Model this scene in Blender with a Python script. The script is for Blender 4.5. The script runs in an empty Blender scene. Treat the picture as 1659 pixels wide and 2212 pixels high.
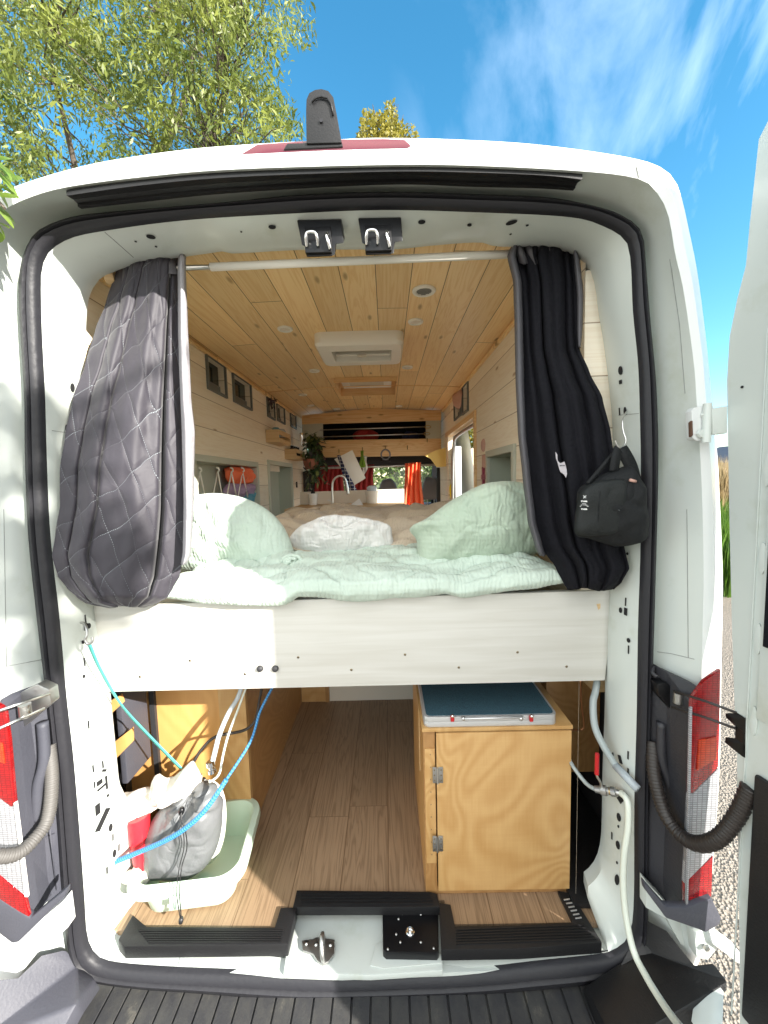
import bpy, bmesh, math, random
from mathutils import Vector, Matrix, noise
import numpy as np
random.seed(7)
S = bpy.context.scene
R = math.radians
# ------------------------------------------------------------------ camera
CAM = Vector((0.0, -1.07, 2.0))
FPX = 840.0                      # focal length in pixels of the 1659 x 2212 frame
ROLL, PITCH, YAW = R(1.5), math.atan(.0819), math.atan(.0086)
_f = Vector((-math.sin(YAW)*math.cos(PITCH), math.cos(YAW)*math.cos(PITCH), -math.sin(PITCH)))
_r0 = Vector((math.cos(YAW), math.sin(YAW), 0)); _u0 = _r0.cross(_f)
_r = _r0*math.cos(ROLL) - _u0*math.sin(ROLL)
_u = _u0*math.cos(ROLL) + _r0*math.sin(ROLL)
cam = bpy.data.cameras.new('camera'); camo = bpy.data.objects.new('camera', cam)
S.collection.objects.link(camo); S.camera = camo
camo.matrix_world = Matrix(((_r.x,_u.x,-_f.x,CAM.x),(_r.y,_u.y,-_f.y,CAM.y),(_r.z,_u.z,-_f.z,CAM.z),(0,0,0,1)))
cam.sensor_width = 36; cam.sensor_fit = 'AUTO'; cam.lens = FPX/2212*36
cam.clip_start = .02; cam.clip_end = 600
# ------------------------------------------------------------------ light
SUN_EL, SUN_AZ = R(25), R(52)    # azimuth: from behind the camera towards its right
w = bpy.data.worlds.new("World"); S.world = w; w.use_nodes = True
nt = w.node_tree; N = nt.nodes; L = nt.links; N.clear()
out = N.new('ShaderNodeOutputWorld'); bg = N.new('ShaderNodeBackground'); sky = N.new('ShaderNodeTexSky')
sky.sky_type = 'NISHITA'; sky.sun_disc = False; sky.sun_elevation = SUN_EL
sdir = Vector((math.sin(SUN_AZ)*math.cos(SUN_EL), -math.cos(SUN_AZ)*math.cos(SUN_EL), math.sin(SUN_EL)))
sky.sun_rotation = math.atan2(sdir.x, sdir.y)
sky.air_density = 1.0; sky.dust_density = .3; sky.ozone_density = 2.0
tc = N.new('ShaderNodeTexCoord'); mp = N.new('ShaderNodeMapping')
mp.inputs['Rotation'].default_value = (0, R(38), R(25)); mp.inputs['Scale'].default_value = (2.6, 2.2, .55)
nz = N.new('ShaderNodeTexNoise'); nz.inputs['Scale'].default_value = 1.5; nz.inputs['Detail'].default_value = 9
nz.inputs['Roughness'].default_value = .56; nz.inputs['Distortion'].default_value = .55
cr = N.new('ShaderNodeValToRGB'); cr.color_ramp.elements[0].position = .42; cr.color_ramp.elements[1].position = .92
sx = N.new('ShaderNodeSeparateXYZ'); mr = N.new('ShaderNodeMapRange')
mr.inputs['From Min'].default_value = .02; mr.inputs['From Max'].default_value = .62
mul = N.new('ShaderNodeMath'); mul.operation = 'MULTIPLY'
mix = N.new('ShaderNodeMix'); mix.data_type = 'RGBA'; mix.inputs[7].default_value = (6.5, 7.4, 8.6, 1)
hs = N.new('ShaderNodeHueSaturation'); hs.inputs['Saturation'].default_value = 1.3; hs.inputs['Value'].default_value = .78; hs.inputs['Hue'].default_value = .482
L.new(tc.outputs['Generated'], mp.inputs['Vector']); L.new(mp.outputs['Vector'], nz.inputs['Vector'])
L.new(nz.outputs['Fac'], cr.inputs['Fac']); L.new(tc.outputs['Generated'], sx.inputs[0]); L.new(sx.outputs['X'], mr.inputs['Value'])
L.new(cr.outputs['Color'], mul.inputs[0]); L.new(mr.outputs['Result'], mul.inputs[1])
L.new(sky.outputs['Color'], hs.inputs['Color']); L.new(hs.outputs['Color'], mix.inputs[6]); L.new(mul.outputs[0], mix.inputs[0])
# added unseen bright cloud behind the camera, as fill light for the van interior
mb_ = N.new('ShaderNodeMapRange'); mb_.interpolation_type = 'SMOOTHSTEP'; mb_.inputs['From Min'].default_value = .05; mb_.inputs['From Max'].default_value = -.55
mb_.inputs['To Min'].default_value = 0; mb_.inputs['To Max'].default_value = 1
nb_ = N.new('ShaderNodeTexNoise'); nb_.inputs['Scale'].default_value = 2.2; nb_.inputs['Detail'].default_value = 5
rb_ = N.new('ShaderNodeMapRange'); rb_.inputs['From Min'].default_value = .3; rb_.inputs['From Max'].default_value = .6
m2_ = N.new('ShaderNodeMath'); m2_.operation = 'MULTIPLY'
mix2 = N.new('ShaderNodeMix'); mix2.data_type = 'RGBA'; mix2.inputs[7].default_value = (8.6, 8.4, 7.8, 1)
L.new(sx.outputs['Y'], mb_.inputs['Value']); L.new(tc.outputs['Generated'], nb_.inputs['Vector']); L.new(nb_.outputs['Fac'], rb_.inputs['Value'])
L.new(mb_.outputs['Result'], m2_.inputs[0]); L.new(rb_.outputs['Result'], m2_.inputs[1]); L.new(m2_.outputs[0], mix2.inputs[0]); L.new(mix.outputs[2], mix2.inputs[6])
L.new(mix2.outputs[2], bg.inputs['Color']); bg.inputs['Strength'].default_value = .10
L.new(bg.outputs[0], out.inputs['Surface'])
sl = bpy.data.lights.new('sun', 'SUN'); sl.energy = 3.3; sl.angle = R(.55); sl.color = (1, .95, .87)
so = bpy.data.objects.new('sun', sl); S.collection.objects.link(so)
so.rotation_euler = (-sdir).to_track_quat('-Z', 'Y').to_euler()
S.view_settings.view_transform = 'Standard'; S.view_settings.look = 'None'
S.view_settings.exposure = 2.2; S.view_settings.gamma = 1
S.render.engine = 'CYCLES'
cy = S.cycles; cy.max_bounces = 14; cy.diffuse_bounces = 11; cy.glossy_bounces = 3; cy.transmission_bounces = 5
cy.transparent_max_bounces = 8; cy.use_denoising = True; cy.sample_clamp_indirect = 30; cy.caustics_reflective = False
cy.caustics_refractive = False
# ------------------------------------------------------------------ measuring helpers: photo point (1659 px frame) -> place
def ray(px, py):
    return _r*((px-829.5)/FPX) + _u*((1106-py)/FPX) + _f
def P(px, py, y):
    d = ray(px, py); return CAM + d*((y-CAM.y)/d.y)
def PZ(px, py, z):
    d = ray(px, py); return CAM + d*((z-CAM.z)/d.z)
def PX(px, py, x):
    d = ray(px, py); return CAM + d*((x-CAM.x)/d.x)
def PN(px, py, p0, n):
    d = ray(px, py); return CAM + d*((p0-CAM).dot(n)/d.dot(n))
# ------------------------------------------------------------------ mesh helpers
class MB:
    def __init__(s): s.v = []; s.f = []; s.uv = None
    def add(s, vs, fs):
        o = len(s.v); s.v += [Vector(v) for v in vs]; s.f += [tuple(i+o for i in f) for f in fs]; return s
    def box(s, lo, hi, rot=None, piv=None):
        x0,y0,z0 = lo; x1,y1,z1 = hi
        vs = [Vector(p) for p in ((x0,y0,z0),(x1,y0,z0),(x1,y1,z0),(x0,y1,z0),(x0,y0,z1),(x1,y0,z1),(x1,y1,z1),(x0,y1,z1))]
        if rot is not None:
            c = Vector(piv) if piv is not None else (Vector(lo)+Vector(hi))/2
            vs = [c + rot @ (v-c) for v in vs]
        return s.add(vs, [(0,3,2,1),(4,5,6,7),(0,1,5,4),(1,2,6,5),(2,3,7,6),(3,0,4,7)])
    def bar(s, a, b, w, h, up=(0,0,1)):
        a = Vector(a); b = Vector(b); d = (b-a).normalized(); up = Vector(up)
        sx_ = d.cross(up); sx_ = sx_.normalized() if sx_.length > 1e-6 else Vector((1,0,0)); uz = sx_.cross(d)
        vs = [p + sx_*(i*w/2) + uz*(j*h/2) for p in (a,b) for i,j in ((-1,-1),(1,-1),(1,1),(-1,1))]
        return s.add(vs, [(0,3,2,1),(4,5,6,7),(0,1,5,4),(1,2,6,5),(2,3,7,6),(3,0,4,7)])
    def prism(s, pts, d):
        n = len(pts); d = Vector(d); vs = [Vector(p) for p in pts] + [Vector(p)+d for p in pts]
        return s.add(vs, [tuple(range(n)), tuple(range(2*n-1, n-1, -1))] + [(i, i+n, (i+1)%n+n, (i+1)%n) for i in range(n)])
    def tube(s, pts, r, seg=10, caps=True, ell=None):
        pts = [Vector(p) for p in pts]; n = len(pts); rs = r if isinstance(r, (list, tuple)) else [r]*n
        up = Vector((0,0,1)); o = len(s.v); vs = []
        t0 = (pts[1]-pts[0]).normalized(); a = t0.cross(up)
        if a.length < .1: a = t0.cross(Vector((1,0,0)))
        a.normalize()
        for i, p in enumerate(pts):
            t = (pts[min(i+1,n-1)]-pts[max(i-1,0)]).normalized()
            a = (a - t*a.dot(t)); a.normalize(); b = t.cross(a)
            for k in range(seg):
                an = 2*math.pi*k/seg; vs.append(p + (a*math.cos(an) + b*math.sin(an))*rs[i])
        fs = [(i*seg+k, i*seg+(k+1)%seg, (i+1)*seg+(k+1)%seg, (i+1)*seg+k) for i in range(n-1) for k in range(seg)]
        if caps: fs += [tuple(range(seg-1,-1,-1)), tuple((n-1)*seg+k for k in range(seg))]
        return s.add(vs, fs)
    def lathe(s, prof, c, ax=(0,0,1), seg=24, caps=True):
        ax = Vector(ax).normalized(); a = ax.cross(Vector((0,0,1)))
        if a.length < .1: a = ax.cross(Vector((1,0,0)))
        a.normalize(); b = ax.cross(a); c = Vector(c)
        vs = [c + ax*h + (a*math.cos(2*math.pi*k/seg)+b*math.sin(2*math.pi*k/seg))*r for r,h in prof for k in range(seg)]
        n = len(prof)
        fs = [(i*seg+k, i*seg+(k+1)%seg, (i+1)*seg+(k+1)%seg, (i+1)*seg+k) for i in range(n-1) for k in range(seg)]
        if caps: fs += [tuple(range(seg-1,-1,-1)), tuple((n-1)*seg+k for k in range(seg))]
        return s.add(vs, fs)
    def grid(s, fn, nu, nv, closed=False):
        vs = [fn(i/(nu if closed else nu-1), j/(nv-1)) for j in range(nv) for i in range(nu)]
        fs = [(j*nu+i, j*nu+(i+1)%nu, (j+1)*nu+(i+1)%nu, (j+1)*nu+i) for j in range(nv-1) for i in range(nu if closed else nu-1)]
        if s.uv is None and not s.v: s.uv = [(i/(nu-1), j/(nv-1)) for j in range(nv) for i in range(nu)]
        return s.add(vs, fs)
    def build(s, name, mat=None, parent=None, smooth=False, bevel=0, solid=0, sub=0, angle=None):
        me = bpy.data.meshes.new(name); me.from_pydata([tuple(v) for v in s.v], [], s.f); me.update()
        if s.uv and len(s.uv) == len(s.v):
            ul = me.uv_layers.new(name='UVMap'); li = np.empty(len(me.loops), dtype=np.int32); me.loops.foreach_get('vertex_index', li)
            ul.data.foreach_set('uv', np.array(s.uv, dtype=np.float32)[li].ravel())
        bm = bmesh.new(); bm.from_mesh(me)
        ng = [f for f in bm.faces if len(f.verts) > 4]
        if ng: bmesh.ops.triangulate(bm, faces=ng, ngon_method='EAR_CLIP')
        bmesh.ops.recalc_face_normals(bm, faces=bm.faces)
        if bevel:
            es = [e for e in bm.edges if len(e.link_faces) == 2 and e.calc_face_angle(0) > .6]
            if es: bmesh.ops.bevel(bm, geom=es, offset=bevel, segments=2, profile=.6, affect='EDGES', clamp_overlap=True)
        bm.to_mesh(me); bm.free()
        o = bpy.data.objects.new(name, me); S.collection.objects.link(o)
        if mat: me.materials.append(mat if not isinstance(mat, str) else M[mat])
        if smooth or bevel:
            me.polygons.foreach_set('use_smooth', [True]*len(me.polygons))
            if angle is not None or bevel: me.set_sharp_from_angle(angle=angle or R(35))
        if solid:
            m = o.modifiers.new('solid', 'SOLIDIFY'); m.thickness = solid; m.offset = 0
        if sub:
            m = o.modifiers.new('sub', 'SUBSURF'); m.levels = sub; m.render_levels = sub
        if parent: o.parent = parent
        return o
def tag(o, label=None, cat=None, group=None, kind=None):
    if label: o['label'] = label
    if cat: o['category'] = cat
    if group: o['group'] = group
    if kind: o['kind'] = kind
    return o
def thing(name, label, cat, group=None):
    o = bpy.data.objects.new(name, None); S.collection.objects.link(o); o.empty_display_size = .1
    return tag(o, label, cat, group)
def rebase(root):
    """put a thing's Empty at the base centre of its parts"""
    bpy.context.view_layer.update()
    lo = Vector((1e9,)*3); hi = -lo
    for ch in root.children_recursive:
        if ch.type == 'MESH':
            for c in ch.bound_box:
                p = ch.matrix_world @ Vector(c)
                for i in range(3): lo[i] = min(lo[i], p[i]); hi[i] = max(hi[i], p[i])
    if hi.x < lo.x: return
    c = Vector(((lo.x+hi.x)/2, (lo.y+hi.y)/2, lo.z))
    root.location = c
    for ch in root.children: ch.matrix_parent_inverse = Matrix.Translation(-c)
def spl(pts, n=8, closed=False):
    """Catmull-Rom through points (any dimension, tuples)"""
    pts = [Vector(p) for p in pts]; m = len(pts); out = []
    rng = range(m) if closed else range(m-1)
    for i in rng:
        p0 = pts[(i-1)%m] if closed or i > 0 else pts[i]; p1 = pts[i]; p2 = pts[(i+1)%m]
        p3 = pts[(i+2)%m] if closed or i < m-2 else p2
        for k in range(n):
            t = k/n
            out.append(.5*((2*p1)+(p2-p0)*t+(2*p0-5*p1+4*p2-p3)*t*t+(3*p1-p0-3*p2+p3)*t*t*t))
    if not closed: out.append(pts[-1])
    return out
def resample(pts, n, closed=True):
    pts = [Vector(p) for p in pts]
    if closed: pts = pts+[pts[0]]
    ds = [0]
    for a, b in zip(pts, pts[1:]): ds.append(ds[-1]+(b-a).length)
    T = ds[-1]; out = []; j = 0
    for k in range(n):
        t = T*k/(n if closed else n-1)
        while j < len(ds)-2 and ds[j+1] < t: j += 1
        u = (t-ds[j])/max(1e-9, ds[j+1]-ds[j]); out.append(pts[j].lerp(pts[j+1], min(1,u)))
    return out
def interp(tab, t):
    """table of (t, a, b, ...) rows, linear"""
    if t <= tab[0][0]: return tab[0][1:]
    for a, b in zip(tab, tab[1:]):
        if t <= b[0]:
            u = (t-a[0])/(b[0]-a[0]); u = u*u*(3-2*u)*.35+u*.65
            return tuple(x+(y-x)*u for x, y in zip(a[1:], b[1:]))
    return tab[-1][1:]
def nz3(p, s=1, seed=0): return noise.noise(Vector(p)*s + Vector((seed*7.13, seed*3.71, seed*1.37)))
def puff(outline, T, n=72, rings=14, back=None, p=2.0, wr=0.0, ws=12, seed=0, dirv=(0,-1,0), crease=None, c=None, ridge=.35):
    """cushion: closed outline of world points, bulged by T towards dirv and back by T*back"""
    pts = resample(spl(outline, 8, True), n); d = Vector(dirv)
    c = Vector(c) if c is not None else sum(pts, Vector())/n
    if back is None: back = .6
    mb = MB(); vs = [c + d*T + d*(nz3(c, ws, seed)*wr)]; fs = []
    for sgn in (1, -1):
        for k in range(1, rings+1):
            if sgn == -1 and k == rings: continue
            s_ = k/rings; t = (max(0, 1-s_**p))**.5
            for q in pts:
                pos = c.lerp(q, s_)
                h = T*t if sgn > 0 else -T*back*t
                wv = (nz3(pos, ws, seed) + .5*nz3(pos, ws*2.3, seed+3))*wr*min(1, 3*(1-s_)+.35)
                if crease: h += crease(pos, s_)
                rg_ = max(0, 1-abs(nz3((pos.x*1.0, pos.y, pos.z*1.0), ws*.75, seed+17))*7)**2 + .6*max(0, 1-abs(nz3(pos, ws*1.7, seed+23))*6)**2
                h -= rg_*wr*ridge*min(1, 4*(1-s_)+.2)
                vs.append(pos + d*(h + wv) + (pos-c)*(nz3(pos, ws*.6, seed+9)*wr*.8))
    o = 1
    for k in range(n): fs.append((0, o+k, o+(k+1)%n))
    for r_ in range(rings-1):
        for k in range(n):
            a = o+r_*n+k; b = o+r_*n+(k+1)%n; fs.append((a, a+n, b+n, b))
    ob = o + rings*n                       # back rings 1..rings-1
    rim = o+(rings-1)*n
    vs.append(c - d*T*back); cb = len(vs)-1
    for k in range(n): fs.append((cb, ob+(k+1)%n, ob+k))
    for r_ in range(rings-2):
        for k in range(n):
            a = ob+r_*n+k; b = ob+r_*n+(k+1)%n; fs.append((a, b, b+n, a+n))
    last = ob+(rings-2)*n
    for k in range(n): fs.append((last+k, last+(k+1)%n, rim+(k+1)%n, rim+k))
    mb.add(vs, fs); return mb
# ------------------------------------------------------------------ materials
M = {}
def mat(name, col, rough=.5, metal=0, spec=.5, bump=None, trans=0, alpha=1, sub=0, coat=0, var=None, sheen=0):
    m = bpy.data.materials.new(name); m.use_nodes = True; n = m.node_tree.nodes; l = m.node_tree.links
    b = n['Principled BSDF']; b.inputs['Base Color'].default_value = (*col, 1); b.inputs['Roughness'].default_value = rough
    b.inputs['Metallic'].default_value = metal; b.inputs['Specular IOR Level'].default_value = spec
    if trans: b.inputs['Transmission Weight'].default_value = trans
    if alpha < 1: b.inputs['Alpha'].default_value = alpha
    if coat: b.inputs['Coat Weight'].default_value = coat; b.inputs['Coat Roughness'].default_value = .08
    if sheen: b.inputs['Sheen Weight'].default_value = sheen
    if sub: b.inputs['Subsurface Weight'].default_value = sub
    t = n.new('ShaderNodeTexCoord')
    if var:                                    # (scale, amount, colour2)
        x = n.new('ShaderNodeTexNoise'); x.inputs['Scale'].default_value = var[0]; x.inputs['Detail'].default_value = 6
        r_ = n.new('ShaderNodeValToRGB'); r_.color_ramp.elements[0].position = .5-var[1]; r_.color_ramp.elements[1].position = .5+var[1]
        r_.color_ramp.elements[0].color = (*col, 1); r_.color_ramp.elements[1].color = (*var[2], 1)
        l.new(t.outputs['Object'], x.inputs['Vector']); l.new(x.outputs['Fac'], r_.inputs['Fac']); l.new(r_.outputs['Color'], b.inputs['Base Color'])
    if bump:                                   # (scale, strength)
        x = n.new('ShaderNodeTexNoise'); x.inputs['Scale'].default_value = bump[0]; x.inputs['Detail'].default_value = 4
        k = n.new('ShaderNodeBump'); k.inputs['Strength'].default_value = bump[1]; k.inputs['Distance'].default_value = .01
        l.new(t.outputs['Object'], x.inputs['Vector']); l.new(x.outputs['Fac'], k.inputs['Height']); l.new(k.outputs['Normal'], b.inputs['Normal'])
    M[name] = m; return m
class NT:
    """small node-tree writer for richer materials"""
    def __init__(s, name, rough=.5):
        s.m = bpy.data.materials.new(name); s.m.use_nodes = True; s.n = s.m.node_tree.nodes; s.l = s.m.node_tree.links
        s.b = s.n['Principled BSDF']; s.b.inputs['Roughness'].default_value = rough; M[name] = s.m
        s.tc = s.n.new('ShaderNodeTexCoord')
    def nd(s, t, ins=None, **kw):
        x = s.n.new('ShaderNode'+t)
        for k, v in kw.items(): setattr(x, k, v)
        for k, v in (ins or {}).items():
            if isinstance(v, tuple) and len(v) == 2 and hasattr(v[0], 'outputs'): s.l.new(v[0].outputs[v[1]], x.inputs[k])
            elif hasattr(v, 'outputs'): s.l.new(v.outputs[0], x.inputs[k])
            else: x.inputs[k].default_value = v
        return x
    def map(s, scale=(1,1,1), coord='Object', rot=(0,0,0), loc=(0,0,0)):
        return s.nd('Mapping', {'Vector': (s.tc, coord), 'Scale': scale, 'Rotation': rot, 'Location': loc})
    def ramp(s, fac, stops):
        r_ = s.nd('ValToRGB', {'Fac': fac}); e = r_.color_ramp.elements
        while len(e) < len(stops): e.new(.5)
        for i, (p, c) in enumerate(stops): e[i].position = p; e[i].color = (*c, 1) if len(c) == 3 else c
        return r_
    def mix(s, fac, a, b, blend='MIX'):
        x = s.nd('Mix', data_type='RGBA', blend_type=blend)
        for i, v in ((0, fac), (6, a), (7, b)):
            if isinstance(v, tuple) and len(v) == 2 and hasattr(v[0], 'outputs'): s.l.new(v[0].outputs[v[1]], x.inputs[i])
            elif hasattr(v, 'outputs'): s.l.new(v.outputs[0], x.inputs[i])
            elif isinstance(v, tuple): x.inputs[i].default_value = (*v, 1) if len(v) == 3 else v
            else: x.inputs[i].default_value = v
        return (x, 2)
    def math(s, op, a, b=0.0, c=None):
        x = s.nd('Math', operation=op)
        for i, v in enumerate((a, b) if c is None else (a, b, c)):
            if isinstance(v, tuple): s.l.new(v[0].outputs[v[1]], x.inputs[i])
            elif hasattr(v, 'outputs'): s.l.new(v.outputs[0], x.inputs[i])
            else: x.inputs[i].default_value = v
        return x
    def col(s, c): s.l.new(c[0].outputs[c[1]] if isinstance(c, tuple) else c.outputs[0], s.b.inputs['Base Color']); return s
    def bump(s, h, st=.3, dist=.01):
        k = s.nd('Bump', {'Height': h, 'Strength': st, 'Distance': dist}); s.l.new(k.outputs[0], s.b.inputs['Normal']); return s
# ------------------------------------------------------------------ material library
def wood_mat(name, base, dark, axis='Y', plank=0.0, across='X', rough=.45, knots=True, gap=(.12,.07,.03), off=0.0, grain=1.0, knotcol=None, end=2.2):
    """boards running along `axis`, laid side by side along `across`"""
    t = NT(name, rough); sep = t.nd('SeparateXYZ', {'Vector': (t.tc, 'Object')})
    A = (sep, {'X':0,'Y':1,'Z':2}[axis]); C = (sep, {'X':0,'Y':1,'Z':2}[across])
    if plank:
        q = t.math('DIVIDE', t.math('ADD', C, off+50*plank), plank); idx = t.math('FLOOR', q); fr = t.math('FRACT', q)
        rnd = t.nd('TexWhiteNoise', {'W': idx}, noise_dimensions='1D')
        sh = t.math('MULTIPLY', (rnd, 0), 37.0)
        Ao = t.math('ADD', A, sh)
        seg = t.math('DIVIDE', Ao, end); si = t.math('FLOOR', seg); sf = t.math('FRACT', seg)
        rnd2 = t.nd('TexWhiteNoise', {'X': 0.0} if False else {'W': t.math('ADD', t.math('MULTIPLY', idx, 13.7), si)}, noise_dimensions='1D')
        Co = t.math('ADD', C, t.math('MULTIPLY', (rnd2, 0), 9.0))
    else: Ao, Co = A, C
    cv = t.nd('CombineXYZ', {0: t.math('MULTIPLY', Ao, .9*grain) , 1: t.math('MULTIPLY', Co, 14*grain), 2: 0.0})
    n1 = t.nd('TexNoise', {'Vector': cv, 'Scale': 1.0, 'Detail': 3.0, 'Distortion': 1.4})
    rings = t.nd('TexWave', {'Vector': t.nd('CombineXYZ', {0: t.math('MULTIPLY', Ao, .35*grain), 1: t.math('ADD', t.math('MULTIPLY', Co, 3.2*grain), t.math('MULTIPLY', (n1, 0), .9)), 2: 0.0}),
                             'Scale': 2.6, 'Distortion': 3.2, 'Detail': 2.0, 'Detail Scale': .7}, wave_type='BANDS', bands_direction='Y')
    fine = t.nd('TexNoise', {'Vector': t.nd('CombineXYZ', {0: t.math('MULTIPLY', Ao, 6.0), 1: t.math('MULTIPLY', Co, 220.0), 2: 0.0}), 'Scale': 1.0, 'Detail': 3.0})
    f = t.math('ADD', t.math('MULTIPLY', (rings, 1), .55), t.math('MULTIPLY', (fine, 0), .45))
    mid = tuple((a+b)/2 for a, b in zip(base, dark))
    c = t.ramp(f, [(.12, base), (.55, tuple(a*.55+b*.45 for a, b in zip(base, mid))), (.95, dark)])
    c = (c, 0)
    if plank: c = t.mix(1.0, c, (t.ramp((rnd2, 0), [(0, (.86,.84,.80)), (1, (1.06,1.04,1.0))]), 0), 'MULTIPLY')
    if knots:
        vk = t.nd('TexVoronoi', {'Vector': t.nd('CombineXYZ', {0: t.math('MULTIPLY', Ao, 2.4), 1: t.math('MULTIPLY', Co, 7.5), 2: 0.0}), 'Scale': 1.0}, voronoi_dimensions='2D')
        gate = t.nd('SeparateColor', {'Color': (vk, 1)})
        k = t.math('MULTIPLY', (t.ramp((vk, 0), [(.03, (1,1,1)), (.085, (0,0,0))]), 0), t.math('GREATER_THAN', (gate, 0), .5))
        kc = knotcol or tuple(x*.55 for x in dark)
        c = t.mix(k, c, kc)
    h = t.math('MULTIPLY', (fine, 0), .3)
    if plank:
        g = t.math('LESS_THAN', t.math('MINIMUM', fr, t.math('SUBTRACT', 1.0, fr)), .011 if plank > .1 else .016)
        if end: g = t.math('MAXIMUM', g, t.math('LESS_THAN', sf, .0016))
        c = t.mix(g, c, gap); h = t.math('SUBTRACT', h, g)
    t.col(c); t.bump(h, .25, .002); return t.m
wood_mat('ceiling_pine', (.88,.665,.365), (.76,.50,.22), 'Y', .128, 'X', rough=.4, off=.02)
wood_mat('wall_pine', (.85,.79,.68), (.78,.69,.56), 'Y', .155, 'Z', rough=.6, off=.03, gap=(.33,.25,.17), knotcol=(.42,.31,.2))
wood_mat('shelf_pine', (.78,.55,.29), (.64,.37,.15), 'X', 0, 'Z', rough=.45)
wood_mat('crate_wood', (.60,.43,.23), (.50,.33,.16), 'Y', 0, 'Z', rough=.6, knots=False)
wood_mat('floor_oak', (.32,.22,.14), (.185,.122,.075), 'Y', .168, 'X', rough=.42, knots=False, gap=(.15,.09,.05), off=.03, grain=1.3, end=1.25)
def plywood(name, base, dark, sc=1.0):
    t = NT(name, .38); mp_ = t.map((2.1*sc, 1, 1.25*sc))
    n = t.nd('TexNoise', {'Vector': mp_, 'Scale': 1.1, 'Detail': 2.0, 'Distortion': .8})
    wv = t.nd('TexWave', {'Vector': t.nd('CombineXYZ', {0: t.math('MULTIPLY', (n, 0), 9.0), 1: 0.0, 2: 0.0}), 'Scale': .7, 'Distortion': 1.2, 'Detail': 2.0}, wave_type='BANDS')
    f = t.nd('TexNoise', {'Vector': t.map((5, 5, 90)), 'Scale': 2.0, 'Detail': 4.0})
    fl = t.nd('TexNoise', {'Vector': t.map((160, 160, 12)), 'Scale': 1.0, 'Detail': 2.0})
    s_ = t.math('ADD', t.math('MULTIPLY', (wv, 1), .36), t.math('ADD', t.math('MULTIPLY', (f, 0), .25), t.math('MULTIPLY', (fl, 0), .35)))
    t.col(t.ramp(s_, [(.2, base), (.9, dark)])); t.bump(s_, .06, .002); return t.m
plywood('plywood', (.54,.335,.14), (.42,.225,.075))
plywood('ply_orange', (.58,.315,.11), (.50,.255,.08), .6)
plywood('ply_frame', (.40,.22,.085), (.30,.15,.05), 1.5)
def whitewood():
    t = NT('white_washed_wood', .42)
    g = t.nd('TexNoise', {'Vector': t.map((1.6, 1, 34)), 'Scale': 1.6, 'Detail': 5.0, 'Distortion': .6})
    v = t.nd('TexVoronoi', {'Vector': t.map((4.2, 1, 9)), 'Scale': 1.0})
    gt = t.nd('SeparateColor', {'Color': (v, 1)})
    ring = t.math('MULTIPLY', (t.ramp((v, 0), [(.03,(1,1,1)),(.09,(.2,.2,.2)),(.12,(.7,.7,.7)),(.17,(0,0,0))]), 0), t.math('GREATER_THAN', (gt, 0), .78))
    c = t.ramp((g, 0), [(.3, (.59,.58,.545)), (.75, (.51,.495,.45))])
    t.col(t.mix(t.math('MULTIPLY', ring, .45), (c, 0), (.34,.30,.22))); t.bump((g, 0), .08, .002)
whitewood()
def paint(name, col, rough=.28, dirt=.0, dcol=(.35,.33,.27)):
    t = NT(name, rough); n = t.nd('TexNoise', {'Vector': t.map((1,1,1)), 'Scale': 6.0, 'Detail': 8.0, 'Roughness': .65})
    m_ = t.ramp((n, 0), [(.56, (0,0,0)), (.8, (1,1,1))])
    t.col(t.mix(t.math('MULTIPLY', (m_, 0), dirt), col, dcol))
    n2 = t.nd('TexNoise', {'Vector': t.map((1,1,1)), 'Scale': 3.0, 'Detail': 2.0}); t.bump((n2, 0), .03, .01)
    t.b.inputs['Coat Weight'].default_value = .25; t.b.inputs['Coat Roughness'].default_value = .1
paint('body_paint', (.66,.68,.675), .28, .5, (.55,.53,.46)); paint('jamb_paint', (.56,.60,.57), .34, .6, (.37,.40,.29))  # jamb base colour is darkened for its shade; dirt noise goes on top
mat('seal_rubber', (.018,.018,.022), .5, spec=.35, bump=(60,.15)); mat('hole_dark', (.008,.008,.009), .9)
mat('black_plastic', (.012,.012,.013), .45, spec=.35, bump=(220,.12)); mat('bracket_black', (.006,.006,.007), .35, spec=.3)
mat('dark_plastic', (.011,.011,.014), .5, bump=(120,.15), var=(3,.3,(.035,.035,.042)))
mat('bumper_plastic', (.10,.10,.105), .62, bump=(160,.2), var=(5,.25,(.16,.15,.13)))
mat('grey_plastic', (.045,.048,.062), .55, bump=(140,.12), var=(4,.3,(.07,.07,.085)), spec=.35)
mat('conduit', (.09,.085,.08), .6); mat('white_plastic', (.80,.78,.72), .4)
mat('steel', (.62,.62,.60), .28, 1); mat('dull_steel', (.42,.42,.41), .42, 1, bump=(40,.2)); mat('chrome', (.85,.85,.85), .08, 1)
mat('brass', (.45,.33,.16), .35, 1); mat('copper', (.6,.28,.14), .35, 1); mat('screw', (.30,.25,.17), .4, 1)
def lens(name, c1, c2, em=0):
    t = NT(name, .12); g = t.nd('TexBrick', {'Vector': t.map((1,1,1), rot=(R(90),0,0)), 'Color1': (*c1,1), 'Color2': (*c2,1), 'Mortar': tuple(x*.45 for x in c1)+(1,),
        'Scale': 1.0, 'Mortar Size': .0009, 'Brick Width': .012, 'Row Height': .006, 'Bias': 0.0}, offset=0)
    v = t.nd('TexVoronoi', {'Vector': t.map((1,1,1)), 'Scale': 260.0})
    t.col((g, 0)); t.bump((v, 0), .25, .002); t.b.inputs['Coat Weight'].default_value = .8
    t.b.inputs['Subsurface Weight'].default_value = .0; return t
lens('lens_red', (.30,.006,.008), (.20,.004,.007)); lens('lens_clear', (.36,.36,.38), (.27,.28,.30)); lens('lens_amber', (.50,.05,.012), (.40,.03,.010))
mat('lamp_red', (.11,.010,.022), .25, coat=.5)
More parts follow.
